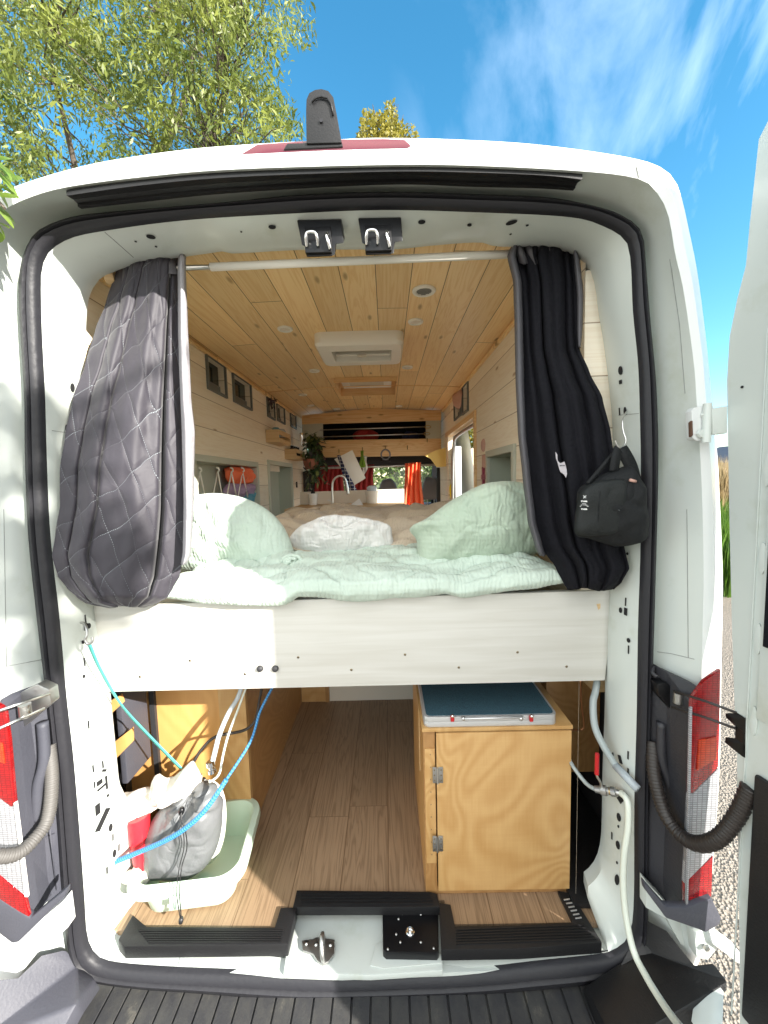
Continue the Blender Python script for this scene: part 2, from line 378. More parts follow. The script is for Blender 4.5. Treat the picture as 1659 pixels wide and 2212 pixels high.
def muslin(name, c1, c2, rot=0.0):
    t = NT(name, .85); mp_ = t.map((1,1,1), rot=(0,0,rot))
    n = t.nd('TexNoise', {'Vector': t.map((1,1,1)), 'Scale': 5.0, 'Detail': 3.0})
    w1 = t.nd('TexWave', {'Vector': mp_, 'Scale': 24.0, 'Distortion': 9.0, 'Detail': 3.0, 'Detail Scale': .8}, wave_type='BANDS', bands_direction='X')
    w2 = t.nd('TexWave', {'Vector': mp_, 'Scale': 20.0, 'Distortion': 3.0, 'Detail': 2.0}, wave_type='BANDS', bands_direction='Z')
    cr_ = t.nd('TexNoise', {'Vector': t.map((40,14,14), rot=(0,0,rot)), 'Scale': 1.0, 'Detail': 5.0})
    h = t.math('ADD', t.math('ADD', t.math('MULTIPLY', (w1, 1), .22), t.math('MULTIPLY', (w2, 1), .12)), t.math('MULTIPLY', (cr_, 0), 1.3))
    t.col(t.ramp((n, 0), [(.3, c1), (.7, c2)])); t.bump(h, .8, .005); t.b.inputs['Sheen Weight'].default_value = .2
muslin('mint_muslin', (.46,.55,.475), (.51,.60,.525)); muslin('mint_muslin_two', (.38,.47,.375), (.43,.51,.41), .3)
muslin('beige_muslin', (.46,.38,.28), (.52,.44,.34), .2); muslin('white_muslin', (.62,.61,.59), (.66,.65,.63), .1)
def quilt():
    t = NT('quilted_cloth', .62); u = t.nd('SeparateXYZ', {'Vector': (t.tc, 'UV')})
    a = t.math('MULTIPLY', (u, 0), 3.6); b_ = t.math('MULTIPLY', (u, 1), 8.0)
    wob = t.nd('TexNoise', {'Vector': (t.tc, 'UV'), 'Scale': 5.0, 'Detail': 1.0}); wo = t.math('MULTIPLY', (wob, 0), .5)
    p = t.math('ADD', t.math('ADD', t.math('MULTIPLY', a, .62), b_), wo); q = t.math('ADD', t.math('SUBTRACT', t.math('MULTIPLY', a, 1.5), t.math('MULTIPLY', b_, .78)), wo)
    def line(x, w_):
        f = t.math('FRACT', x); return t.math('LESS_THAN', t.math('ABSOLUTE', t.math('SUBTRACT', f, .5)), w_)
    def dist(x):
        f = t.math('FRACT', x); return t.math('ABSOLUTE', t.math('SUBTRACT', f, .5))
    d1 = dist(p); d2 = dist(q)
    st = t.math('GREATER_THAN', t.math('FRACT', t.math('MULTIPLY', q, 15.0)), .45); st2 = t.math('GREATER_THAN', t.math('FRACT', t.math('MULTIPLY', p, 15.0)), .45)
    l1 = t.math('MULTIPLY', line(p, .009), st); l2 = t.math('MULTIPLY', line(q, .009), st2)
    fade = t.nd('TexNoise', {'Vector': (t.tc, 'UV'), 'Scale': 3.0, 'Detail': 2.0})
    ln = t.math('MULTIPLY', t.math('MAXIMUM', l1, l2), (t.ramp((fade, 0), [(.42, (0.1,)*3), (.62, (1,)*3)]), 0))
    t.col(t.mix(ln, (.025,.022,.031), (.26,.29,.31)))
    pad = t.math('POWER', t.math('MINIMUM', t.math('MULTIPLY', t.math('MINIMUM', d1, d2), 6.0), 1.0), .5)
    cr_ = t.nd('TexNoise', {'Vector': t.map((1,1,1)), 'Scale': 26.0, 'Detail': 4.0, 'Distortion': 1.2})
    t.bump(t.math('ADD', pad, t.math('MULTIPLY', (cr_, 0), .35)), .5, .005); t.b.inputs['Sheen Weight'].default_value = .15
quilt()
mat('black_cloth', (.006,.006,.009), .85, bump=(90,.3), spec=.2); mat('grey_cloth', (.085,.082,.092), .7, bump=(60,.3)); mat('bag_cloth', (.008,.009,.010), .7, spec=.3, bump=(300,.3))
mat('bag_panel', (.014,.016,.016), .65, spec=.3, bump=(300,.3)); mat('patch', (.5,.47,.5), .8, bump=(60,.4)); mat('print_white', (.75,.75,.74), .6)
mat('orange_cloth', (.85,.17,.07), .8, bump=(40,.3)); mat('red_cloth', (.34,.03,.03), .8, bump=(40,.3)); mat('navy_cloth', (.02,.03,.09), .8)
mat('green_cloth', (.20,.34,.04), .8); mat('sunlit_pine', (.85,.62,.20), .6); mat('yellow_cloth', (.85,.66,.02), .6); mat('counter_cream', (.68,.62,.52), .5)
mat('sage_paint', (.36,.40,.34), .55, bump=(30,.1)); mat('sage_light', (.47,.49,.42), .55); mat('window_trim', (.13,.145,.145), .5); mat('window_dark', (.012,.022,.020), .08)
mat('mint_plastic', (.56,.70,.57), .32); mat('sack_cloth', (.12,.125,.13), .45, bump=(35,.35)); mat('red_plastic', (.62,.02,.03), .3); mat('cotton', (.72,.68,.60), .85, bump=(30,.5))
mat('teal_strap', (.08,.42,.36), .6); mat('hose_clear', (.55,.62,.66), .15, alpha=.75); mat('hose_white', (.66,.70,.62), .35); mat('cable_black', (.015,.015,.016), .45); mat('cable_brown', (.022,.017,.015), .45)
mat('alu', (.62,.63,.64), .35, .6); mat('shelf_dark', (.02,.018,.02), .8); mat('red_handle', (.45,.01,.015), .35); mat('seat_grey', (.20,.20,.22), .8, bump=(80,.3))
mat('dash', (.025,.025,.028), .6); mat('leaf_dark', (.045,.085,.03), .5); mat('leaf_olive', (.13,.16,.05), .5); mat('leaf_purple', (.06,.03,.04), .5); mat('terracotta', (.30,.11,.07), .8)
mat('purple_cloth', (.36,.26,.40), .8, bump=(40,.5)); mat('blue_cloth', (.12,.32,.42), .8, bump=(40,.4)); mat('tan_render', (.60,.47,.36), .85, bump=(6,.2)); mat('glass_dim', (.6,.65,.65), .05, alpha=.25)
mat('switch_red', (.25,.03,.06), .4); mat('pink_box', (.55,.33,.27), .6); mat('dry_leaf', (.30,.27,.08), .7); mat('brown_leaf', (.32,.13,.03), .7); mat('rust', (.10,.05,.03), .8)
def bluerope():
    t = NT('blue_rope', .5); u = t.nd('SeparateXYZ', {'Vector': (t.tc, 'Object')})
    k = t.math('ADD', t.math('MULTIPLY', (u, 0), 520.0), t.math('MULTIPLY', (u, 2), 640.0))
    f = t.math('GREATER_THAN', t.math('SINE', k), .45)
    v = t.nd('TexVoronoi', {'Vector': t.map((1,1,1)), 'Scale': 260.0}); t.col(t.mix(f, (.02,.15,.40), (.08,.32,.55))); t.bump((v, 0), .5, .003)
bluerope()
def carpet():
    t = NT('case_carpet', .95); n = t.nd('TexVoronoi', {'Vector': t.map((1,1,1)), 'Scale': 320.0}); t.col(t.ramp((n, 0), [(.1, (.012,.035,.055)), (.6, (.03,.09,.125))])); t.bump((n, 0), .5, .003)
carpet()
def gravel():
    t = NT('ground_gravel', .95); v = t.nd('TexVoronoi', {'Vector': t.map((1,1,1)), 'Scale': 75.0}); n = t.nd('TexNoise', {'Vector': t.map((1,1,1)), 'Scale': 1.5, 'Detail': 5.0})
    c = t.ramp((v, 0), [(.1, (.27,.235,.195)), (.55, (.13,.11,.09))]); v2 = t.nd('SeparateColor', {'Color': (v, 1)})
    c2 = t.mix((v2, 0), (c, 0), (.31,.27,.23)); t.col(t.mix((n, 0), c2, (.21,.18,.145))); t.bump((v, 0), .9, .02)
gravel()
def checked():
    t = NT('checked_cloth', .85); br = t.nd('TexBrick', {'Vector': t.map((1,1,1), rot=(R(90),0,R(0))), 'Color1': (.02,.03,.10,1), 'Color2': (.02,.03,.10,1), 'Mortar': (.6,.6,.62,1), 'Scale': 1.0, 'Mortar Size': .003, 'Brick Width': .045, 'Row Height': .035}, offset=0)
    t.col((br, 0))
checked()
mat('screen_glass', (.75,.82,.80), .03, alpha=.12)
def leafmat(name, c1, c2, sc=1.2, tr=.45):
    m = bpy.data.materials.new(name); m.use_nodes = True; n = m.node_tree.nodes; l = m.node_tree.links; n.clear()
    o = n.new('ShaderNodeOutputMaterial'); mx = n.new('ShaderNodeMixShader'); d = n.new('ShaderNodeBsdfPrincipled'); t = n.new('ShaderNodeBsdfTranslucent')
    tc_ = n.new('ShaderNodeTexCoord'); x = n.new('ShaderNodeTexNoise'); x.inputs['Scale'].default_value = sc; x.inputs['Detail'].default_value = 8; x.inputs['Roughness'].default_value = .75
    r_ = n.new('ShaderNodeValToRGB'); e = r_.color_ramp.elements; e[0].position = .36; e[0].color = (*c1, 1); e[1].position = .66; e[1].color = (*c2, 1)
    l.new(tc_.outputs['Object'], x.inputs['Vector']); l.new(x.outputs['Fac'], r_.inputs['Fac']); l.new(r_.outputs['Color'], d.inputs['Base Color']); l.new(r_.outputs['Color'], t.inputs['Color'])
    d.inputs['Roughness'].default_value = .45; mx.inputs[0].default_value = tr; l.new(d.outputs[0], mx.inputs[1]); l.new(t.outputs[0], mx.inputs[2]); l.new(mx.outputs[0], o.inputs[0]); M[name] = m
leafmat('willow_leaf', (.07,.11,.02), (.29,.32,.06)); leafmat('yellow_leaf', (.15,.15,.02), (.36,.30,.045)); leafmat('hedge_leaf', (.03,.07,.015), (.14,.20,.03)); leafmat('near_leaf', (.10,.19,.03), (.22,.30,.05), 9)
leafmat('grass_blade', (.04,.11,.015), (.14,.24,.03), 3); leafmat('reed_blade', (.34,.25,.13), (.46,.36,.20), 3)
mat('bark', (.10,.08,.06), .9, bump=(12,.6))
mat('dome', (.9,.93,.92), .3, alpha=.25)
mat('sunlit_border_cloth', (.30,.29,.31), .7, bump=(60,.3))  # lighter copy of the grey cloth; sunlight on this border is in the colour
mat('headlining', (.48,.47,.45), .9)
mat('screen_mesh', (.16,.18,.15), .8)
# ------------------------------------------------------------------ the van: rear body
from mathutils.bvhtree import BVHTree
XL, XR = -.935, .60            # inner faces of the side walls
ZF, ZC = .58, 2.72             # floor and ceiling
van = thing('camper_van', 'white panel van seen from behind with its rear end open, camper conversion inside', 'van')
CX, CZ, NR = -.125, 1.62, 288
def ring(ctrl, y, dz=0):
    pts = [P(c[0], c[1], c[2] if len(c) > 2 else y) for c in ctrl]
    q = spl(pts, 10, True); out = []
    ang = [math.atan2(p.x-CX, p.z-CZ) for p in q]
    m = len(q)
    for k in range(NR):
        a = -math.pi + 2*math.pi*(k+.5)/NR; best = None
        for i in range(m):
            a0, a1 = ang[i], ang[(i+1)%m]; da = (a1-a0+math.pi)%(2*math.pi)-math.pi; t = (a-a0+math.pi)%(2*math.pi)-math.pi
            if da > 1e-9 and -1e-9 <= t <= da+1e-9:
                u = t/da; best = q[i].lerp(q[(i+1)%m], u)
        out.append(best if best is not None else out[-1].copy())
    return out
I_ctrl = [(830,526),(877,524),(940,517),(1043,510),(1082,519),(1178,521),(1238,531),(1275,554),(1294,600),(1301,655),(1316,748),(1327,842),(1333,916),(1335,1050),(1334,1180),(1326,1271),(1320,1395),(1317,1548),(1312,1697),(1308,1840),(1292,1893),(1268,1922),(1281,1988),(1296,2033,.03),
 (1180,2052,.02),(961,2076,.01),(790,2080,.01),(616,2077,.02),(400,2066,.02),(262,2050,.03),(258,2025,.05),(256,1930),(257,1833),(243,1721),(228,1572),(217,1460),(209,1429),(191,1313),(180,1150),(168,980),(160,823),(166,700),(170,640),(182,606),(205,584),(280,558),(392,541),(440,534),(471,530),(491,535),(642,527)]
Si_ctrl = [(832,454),(1028,459),(1228,469),(1303,489),(1350,519),(1362,565),(1367,674),(1378,786),(1382,898),(1384,1010),(1383,1189),(1378,1354),(1375,1548),(1370,1735),(1369,1940),(1360,2015),(1331,2048),(1283,2061),(1150,2074),(1040,2086),(878,2094),(739,2100),(670,2098),(531,2093),(373,2087),(243,2076),(203,2055),(188,2015),(183,1945),(175,1833),(160,1647),(144,1503),(129,1335),(114,1204),(106,1106),(101,972),(98,860),(91,720),(89,640),(90,587),(105,546),(150,516),(226,499),(401,476),(642,461)]
So_ctrl = [(832,424),(1028,429),(1178,436),(1278,456),(1332,474),(1376,509),(1386,580),(1397,711),(1408,823),(1413,935),(1413,1047),(1408,1239),(1405,1354),(1398,1580),(1395,1735),(1393,1959),(1391,2026),(1368,2078),(1301,2108),(1106,2129),(950,2140),(715,2146),(616,2146),(420,2130),(299,2121),(194,2102),(160,2057),(142,1919),(136,1833),(123,1647),(107,1480),(90,1335),(76,1204),(69,1106),(65,972),(64,860),(56,720),(53,640),(58,575),(85,516),(130,489),(200,471),(351,459),(501,446),(652,430)]
ring_i = ring(I_ctrl, .09); ring_si = ring(Si_ctrl, 0.0); ring_so = ring(So_ctrl, 0.0)
def expand(rg, d, y=None):
    n = len(rg); out = []
    for i, p in enumerate(rg):
        t = (rg[(i+1)%n]-rg[i-1]); nn = Vector((-t.z, 0, t.x)); nn = nn.normalized() if nn.length > 1e-9 else Vector()
        c = Vector((CX,0,CZ)); 
        if nn.dot(Vector((p.x-c.x,0,p.z-c.z))) < 0: nn = -nn
        q = p + nn*d
        if y is not None: q = Vector((q.x, y, q.z))
        out.append(q)
    return out
# jamb crease, rim and silhouette
J_ctrl = [(832,398,-.03),(1100,403,-.03),(1250,415,-.03),(1340,440,-.03),(1400,490,-.03),(1421,560,-.03),(1432,711,-.03),(1443,850,-.03),(1449,1000,-.03),(1449,1239,-.03),(1446,1440,-.03),(1440,1735,-.03),(1436,1940,-.03),(1430,2060,-.02),(1340,2200,.02),(832,2215,.02),(200,2200,.02),(110,2060,-.02),(90,1833,-.03),(75,1600,-.03),(55,1400,-.03),(35,1204,-.03),(25,1050,-.03),(18,850,-.03),(14,680,-.03),(16,560,-.03),(45,480,-.03),(130,440,-.03),(350,420,-.03),(600,403,-.03)]
O2_ctrl = [(832,356),(1028,358),(1258,370),(1378,386),(1419,416),(1444,466),(1459,551),(1477,630),(1499,786),(1505,870),(1512,972),(1517,1084),(1520,1239),(1518,1350),(1516,1449),(1512,1640),(1503,1800),(1496,1950,-.1),(1480,2070,-.06),(1380,2215,0),(832,2230,0),(180,2215,0),(40,2080,-.06),(0,1900),(-20,1700),(-50,1449),(-68,1239),(-78,1084),(-82,900),(-80,760),(-70,640),(-55,520),(0,460),(60,428),(145,404),(301,383),(501,366)]
O3_ctrl = [(827,298),(977,301),(1168,313),(1373,343),(1444,373),(1469,416),(1489,501),(1507,592),(1525,730),(1536,842),(1548,969),(1553,1047),(1561,1239),(1560,1350),(1558,1449),(1555,1640),(1545,1800),(1532,1950),(1505,2090,-.04),(1400,2240,0),(832,2250,0),(170,2240,0),(10,2100,-.04),(-45,1900),(-70,1700),(-100,1449),(-120,1239),(-128,1050),(-126,850),(-118,700),(-104,560),(-70,470),(0,418),(60,393),(150,366),(241,346),(401,323),(551,311),(752,300)]
ring_j = ring(J_ctrl, -.03); ring_o2 = ring(O2_ctrl, -.10); ring_o3 = ring(O3_ctrl, -.085)
ring_o25 = [a.lerp(b, .35)+Vector((0,-.012,0)) for a, b in zip(ring_o2, ring_o3)]
ring_o35 = expand(ring_o3, .012, None); ring_o35 = [p+Vector((0,.05,0)) for p in ring_o35]
side0 = expand(ring_o3, .03)
ys_side = [.05, .30, .74, .98, 1.22, 1.50, 2.10, 2.74, 3.2, 3.6]
side_rings = [[Vector((p.x, y, p.z)) for p in side0] for y in ys_side]
for rg in (ring_o35, *side_rings):
    for p in rg: p.z = max(p.z, .42)
for p in ring_o3:  p.z = max(p.z, .42)
ring_ib = [p+Vector((0,.05,0)) for p in expand(ring_i, .012)]
ring_c = expand(ring_so, .022, .018)
for p in ring_c:
    if p.z < .66: p.y = .02
ring_f = [a.lerp(b, .5)+Vector((0,-.012,0)) for a, b in zip(ring_i, ring_si)]
for i in range(NR):          # the steel runs deeper at the foot of the sunny door post
    k = max(0, min(1, (1.02-ring_i[i].z)/.25)) * (1 if ring_i[i].x < -.7 else 0)
    ring_f[i].y += (.125-ring_f[i].y)*k; ring_i[i].y += (.17-ring_i[i].y)*k
ring_ib = [p+Vector((0,.05,0)) for p in expand(ring_i, .012)]
body = MB(); rings = [ring_ib, ring_i, ring_f, ring_si, ring_so, ring_c, ring_j, ring_o2, ring_o25, ring_o3, ring_o35, *side_rings]
vs = [p for rg in rings for p in rg]
fs = [(j*NR+i, j*NR+(i+1)%NR, (j+1)*NR+(i+1)%NR, (j+1)*NR+i) for j in range(len(rings)-1) for i in range(NR)]
def cut(f):
    c = sum((vs[i] for i in f), Vector())/4
    if c.y < .2: return False
    if c.x > .5 and 1.5 < c.y < 2.74 and .54 < c.z < 2.46: return True        # sliding door, open
    if c.z > 2.6 and .74 < c.y < 1.22 and -.36 < c.x < .12: return True         # roof hatch
    return False
fs = [f for f in fs if not cut(f)]
body.add(vs, fs)
bvh = BVHTree.FromPolygons([tuple(v) for v in body.v], body.f)
shell = body.build('body_shell', 'body_paint', van, smooth=True, angle=R(38)); shell.data.materials.append(M['jamb_paint'])
for i, p_ in enumerate(shell.data.polygons):
    if i < 7*NR: p_.material_index = 1
def hit(px, py, off=.003, tree=None):
    d = ray(px, py).normalized(); loc, nn, i, ds = (tree or bvh).ray_cast(CAM, d)
    if loc is None: return P(px, py, 0), Vector((0,-1,0))
    if nn.dot(d) > 0: nn = -nn
    return loc + nn*off, nn
# rubber seal with ridges
sp = [(0,.004),(.03,-.012),(.12,-.022),(.38,-.026),(.47,-.020),(.50,-.010),(.53,-.020),(.62,-.027),(.88,-.022),(.97,-.012),(1,.004)]
sm = MB(); vs = []
for t, y in sp: vs += [a.lerp(b, t)+Vector((0, y, 0)) for a, b in zip(ring_si, ring_so)]
sm.add(vs, [(j*NR+i, j*NR+(i+1)%NR, (j+1)*NR+(i+1)%NR, (j+1)*NR+i) for j in range(len(sp)-1) for i in range(NR)])
sm.build('door_seal', 'seal_rubber', van, smooth=True, angle=R(50))
# stamped holes, slots and seams of the inner frame
def disc(px, py, rx, rz, name='stamped_hole', m='hole_dark', tree=None, parent=None, sq=False, rot=0):
    p, n = hit(px, py, .002, tree); s_ = (p-CAM).dot(_f)/FPX
    a = n.cross(Vector((0,0,1))); a.normalize(); b = a.cross(n)
    k = 4 if sq else 18; c, s = math.cos(rot), math.sin(rot); pts = []
    for i in range(k):
        an = 2*math.pi*i/k + (math.pi/4 if sq else 0); u, v = math.cos(an)*rx*(1.414 if sq else 1), math.sin(an)*rz*(1.414 if sq else 1)
        u, v = u*c-v*s, u*s+v*c
        pts.append(p + a*(-u*s_) + b*(v*s_))
    mb = MB(); mb.prism(pts, n*.0015); return mb.build(name, m, parent or van)
for px, py, rx, rz in ((326,510,9,5),(588,489,8,4.5),(911,478,8,4.5),(1105,479,12,5),(1014,484,5,4),(293,520,2.5,1.5),(337,531,2.5,1.5),(521,499,2,1.5),(1139,485,3,2),(1103,504,2.5,1.5),
    (155,837,5,9),(157,870,2,3),(143,926,4,9),(1342,800,6,9),(1352,888,4,9),(190,1352,5,6),(178,1387,3,4),(1342,1318,4,6),(1359,1383,4,5),(1357,1196,3,3),
    (1338,1765,5,9),(1336,1825,5,9),(1334,1900,5,11),(238,1787,4,9),(246,1843,4,9),(1337,1785,2,3),(1334,1863,2,3),(180,1461,3,4)):
    disc(px, py, rx, rz)
for px, py, w_, h_, rot in ((1342,825,4,4,0),(1340,889,1.5,8,0),(1353,1300,1.2,9,0),(1353,1321,4,8,0),(1359,1403,1.3,9,0),(183,1337,1.2,9,0),(184,1354,4,7,0),(181,1430,1.3,9,0),(190,1565,1.3,9,0),
    (200,1660,1.4,8,0),(221,1651,1.4,8,0),(203,1695,1.3,7,0),(243,1808,1.2,8,0),(256,1830,1.2,8,0),(230,1880,1.4,8,0),(224,1664,5,2.5,-.6),(219,1700,10,2.2,.1),(229,1690,2,15,0),(214,1690,6,5,0),(232,1718,2,3,0),(221,1770,6,21,-.62),(210,1748,5,12,0),
    (1358,1631,1.4,9,0),(1325,1634,1.4,9,0),(1341,1640,4,8,.4),(1358,1668,1.4,9,0),(1345,1722,6,17,-.5),(1323,1805,1.3,8,0)):
    disc(px, py, w_, h_, 'stamped_slot', sq=True, rot=rot)
def seam(pts, w_=.0012, name='panel_seam', m='seal_rubber', off=.0002, tree=None, parent=None):
    q = [hit(x, y, off, tree)[0] for x, y in resample([Vector((a, b, 0)) for a, b in pts], max(2, len(pts)*8), False) for x, y in [(x, y)]] if False else \
        [hit(v.x, v.y, off, tree)[0] for v in resample([Vector((a, b, 0)) for a, b in pts], len(pts)*7, False)]
    return MB().tube(q, w_, 6).build(name, m, parent or van)
M['seam_grey'] = mat('seam_grey', (.25,.26,.25), .6)
for pts in ([(226,501),(250,522),(288,556)], [(112,930),(168,938)], [(1336,897),(1380,893)], [(1420,1408),(1450,1412),(1500,1424)], [(10,1440),(90,1425)], [(1371,344),(1380,384)],[(1163,313),(1168,330)],[(1447,560),(1468,700),(1480,850)],[(1484,1100),(1487,1420)],[(250,346),(246,352)],[(8,1100),(14,1440)]):
    seam(pts, .0009, m='seam_grey')
# gutter strip above the opening, lit roof lamp, camera housing
gs = MB(); top = [(143,411),(301,389),(501,371),(832,359),(1028,361),(1175,367),(1258,376)]; bot = [(168,446),(301,431),(501,411),(832,393),(1028,398),(1160,401),(1243,406)]
tw = spl([P(a, b, -.092) for a, b in top], 8); bw = spl([P(a, b, -.06) for a, b in bot], 8)
mid = [(a+b)/2+Vector((0,.004,0)) for a, b in zip(tw, bw)]
vs = []
for rr in (tw, [p+Vector((0,0,-.012)) for p in tw], mid, [p+Vector((0,0,.006)) for p in bw], bw, [p+Vector((0,.012,.002)) for p in bw], [p+Vector((0,.012,0)) for p in tw]): vs += rr
n = len(tw); gs.add(vs, [(j*n+i, j*n+i+1, ((j+1)%7)*n+i+1, ((j+1)%7)*n+i) for j in range(7) for i in range(n-1)] + [tuple(j*n for j in range(7)), tuple(j*n+n-1 for j in range(6,-1,-1))])
gs.build('gutter_strip', 'black_plastic', van)
lp = [(521,333),(556,312),(640,306),(740,301),(830,300),(874,302),(887,314),(880,319),(827,321),(700,325),(600,330)]
MB().prism([P(a, b, -.104) for a, b in lp], (0,.03,0)).build('high_brake_light', 'lamp_red', van, bevel=.003)
fin = [(662,309),(661,240),(662,215),(668,201),(680,194),(694,192),(709,196),(720,210),(728,250),(738,307)]
cb = MB().prism([P(a, b, -.112) for a, b in fin], (0,.055,0)).build('reversing_camera', 'black_plastic', van, bevel=.008)
inn = [(694+(a-694)*.72, 196+(b-196)*.9+6) for a, b in fin if b < 300]
MB().tube([P(a+6, b+9, -.115) for a, b in [(668,212),(675,203),(688,200),(701,203),(709,215),(714,240)]], .002, 8).build('hood_ridge', 'black_plastic', cb, smooth=True)
MB().lathe([(.004,0),(.004,.003),(.0,.003)], P(694,262,-.113), (0,-1,0), 20, False).build('camera_lens', 'seal_rubber', cb, smooth=True, angle=R(30))
MB().prism([P(a, b, -.108) for a, b in [(612,322),(620,309),(738,305),(741,316)]], (0,.03,0)).build('camera_foot', 'black_plastic', cb, bevel=.003)
# top latches
def latch(cx, cy, s_=1, sk=0):
    root = MB().prism([P(cx+a*s_, cy+b, .012) for a, b in [(-50+sk,-36),(46+sk,-38),(52,13),(34,16),(32,40),(-27,42),(-33,20),(-39,18)]], (0,.035,.03)).build('latch_plate', 'bracket_black', van, bevel=.003)
    c = P(cx-2, cy+12, .012)
    MB().box((c.x-.036,c.y-.010,c.z-.030),(c.x+.034,c.y+.012,c.z+.034)).build('latch_box', 'bracket_black', root, bevel=.003)
    a = P(cx-28, cy+20, -.002); w_ = .029
    MB().tube(spl([a, a+Vector((0,-.010,.014)), a+Vector((.005,-.013,.026)), a+Vector((w_-.005,-.013,.026)), a+Vector((w_,-.010,.014)), a+Vector((w_,0,0))], 5), .0042, 10).build('striker_loop', 'chrome', root, smooth=True)
    b = P(cx+17, cy+12, -.002)
    MB().tube(spl([b+Vector((.006,0,-.016)), b+Vector((.002,-.006,0)), b+Vector((-.002,-.006,.016)), b+Vector((0,0,.022))], 5), .0045, 10).build('striker_pin', 'chrome', root, smooth=True)
    return root
latch(691, 512, 1, 0); latch(820, 508, .97, 2)
# ------------------------------------------------------------------ tail lights and plastic corners
def lampset(sg):
    X = (lambda v: v) if sg > 0 else None
    if sg > 0:
        RU = [(1494,1509),(1521,1472),(1557,1446),(1555,1569),(1552,1657),(1499,1712),(1488,1716)]
        CL = [(1488,1718),(1499,1714),(1552,1660),(1548,1760),(1541,1846),(1480,1909),(1478,1908)]
        RL = [(1478,1911),(1541,1849),(1537,1938),(1479,1959)]
        PN_ = [((1407,1432),(1440,1452),(1508,1484)),((1402,1520),(1440,1530),(1494,1525)),((1398,1640),(1440,1650),(1490,1650)),((1396,1760),(1437,1770),(1484,1770)),((1393,1900),(1432,1900),(1478,1900)),((1391,1960),(1440,1975),(1479,1962))]
    else:
        RU = [(-42,1500),(-10,1520),(4,1528),(10,1536),(19,1600),(31,1736),(24,1744),(-60,1680)]
        CL = [(-60,1684),(24,1747),(31,1739),(40,1830),(54,1936),(-60,1840)]
        RL = [(-60,1843),(52,1938),(60,1975),(62,1981),(-40,1930)]
        PN_ = [((108,1478),(60,1490),(0,1512)),((112,1540),(62,1545),(8,1530)),((124,1650),(75,1655),(24,1650)),((131,1760),(85,1765),(34,1745)),((138,1880),(100,1890),(48,1880)),((143,1925),(105,1945),(64,1985))]
    hs = MB(); vs = []
    for a, b, c in PN_: vs += [P(*a, -.012), P(*b, -.05), P(*c, -.118)]
    n = len(PN_); k = len(vs); vs += [v+Vector((0,.03,0)) for v in vs]
    fs = [(i*3+j, i*3+j+1, (i+1)*3+j+1, (i+1)*3+j) for i in range(n-1) for j in (0,1)]
    hs.add(vs, fs + [tuple(q+k for q in reversed(f)) for f in fs] + [(0,1,1+k,k),(1,2,2+k,1+k)] + [(3*i+2,3*i+5,3*i+5+k,3*i+2+k) for i in range(n-1)])
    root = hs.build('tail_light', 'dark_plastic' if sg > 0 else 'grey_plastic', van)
    MB().prism([P(a, b, -.128) for a, b in RU], (0,.010,0)).build('red_lens', 'lens_red', root, bevel=.002)
    MB().prism([P(a, b, -.127) for a, b in CL], (0,.010,0)).build('clear_lens', 'lens_clear', root, bevel=.002)
    MB().prism([P(a, b, -.128) for a, b in RL], (0,.010,0)).build('red_lens', 'lens_red', root, bevel=.002)
    if sg > 0:
        MB().prism([P(a, b, -.131) for a, b in [(1510,1600),(1549,1592),(1549,1640),(1506,1665)]], (0,.004,0)).build('amber_reflector', 'lens_amber', root, bevel=.0015)
        MB().prism([P(a, b, -.134) for a, b in [(1491,1530),(1496,1528),(1487,1955),(1482,1955)]], (0,.006,0)).build('lamp_edge', 'lens_clear', root, bevel=.001)
    else:
        MB().prism([P(a, b, -.131) for a, b in [(-30,1600),(4,1606),(10,1650),(-30,1640)]], (0,.004,0)).build('amber_reflector', 'lens_amber', root, bevel=.0015)
        MB().prism([P(a, b, -.134) for a, b in [(29,1735),(34,1733),(60,1938),(53,1938)]], (0,.006,0)).build('lamp_edge', 'white_plastic', root, bevel=.001)
    return root
tlr = lampset(1); tll = lampset(-1)
# sculpted relief on the inner plastic of the lamps
MB().tube(spl([P(1428,1560,-.04),P(1430,1640,-.045),P(1448,1700,-.052),P(1462,1790,-.06)], 6), [.012]*19, 10).build('moulded_rib', 'dark_plastic', tlr, smooth=True)
MB().tube(spl([P(92,1560,-.045),P(96,1640,-.05),P(82,1700,-.06),P(80,1770,-.06)], 6), [.014]*19, 10).build('moulded_rib', 'grey_plastic', tll, smooth=True)
for i, (a, b) in enumerate([((40,1835),(118,1800)),((70,1690),(85,1655)),((108,1790),(122,1930)),((36,1600),(30,1680))]):
    MB().tube([P(*a, -.085 if a[0] < 60 else -.06), P(*b, -.06 if b[0] < 100 else -.03)], .0015, 6).build('moulded_line', 'grey_plastic', tll, smooth=True)
# grey covers beneath the lamps, bumper corners and step
MB().prism([P(a, b, -.14) for a, b in [(1392,1905),(1440,1960),(1480,1962),(1538,1940),(1560,1985),(1555,2000),(1525,2016),(1512,2010),(1440,1985),(1395,1925)]], (0,.02,0)).build('corner_cover', 'grey_plastic', van, bevel=.006)
MB().prism([P(a, b, -.13) for a, b in [(142,1920),(64,1985),(-30,1925),(-40,1990),(26,2040),(40,2036),(140,1938)]], (0,.02,0)).build('corner_cover', 'grey_plastic', van, bevel=.006)
MB().prism([P(a, b, -.06) for a, b in [(1396,1905),(1440,1950),(1500,2010),(1510,2062),(1470,2040),(1440,1985),(1396,1962)]], (0,.03,0)).build('sill_metal', 'jamb_paint', van, bevel=.003)
MB().prism([P(a, b, -.075) for a, b in [(138,1945),(60,2010),(-30,2035),(-60,2150),(40,2110),(80,2060),(146,2005)]], (0,.03,0)).build('sill_metal', 'body_paint', van, bevel=.003)
def corner(pts1, name, m, th=.05):
    MB().prism([P(a, b, c) for a, b, c in pts1], (0, th, -.02)).build(name, m, van, bevel=.006)
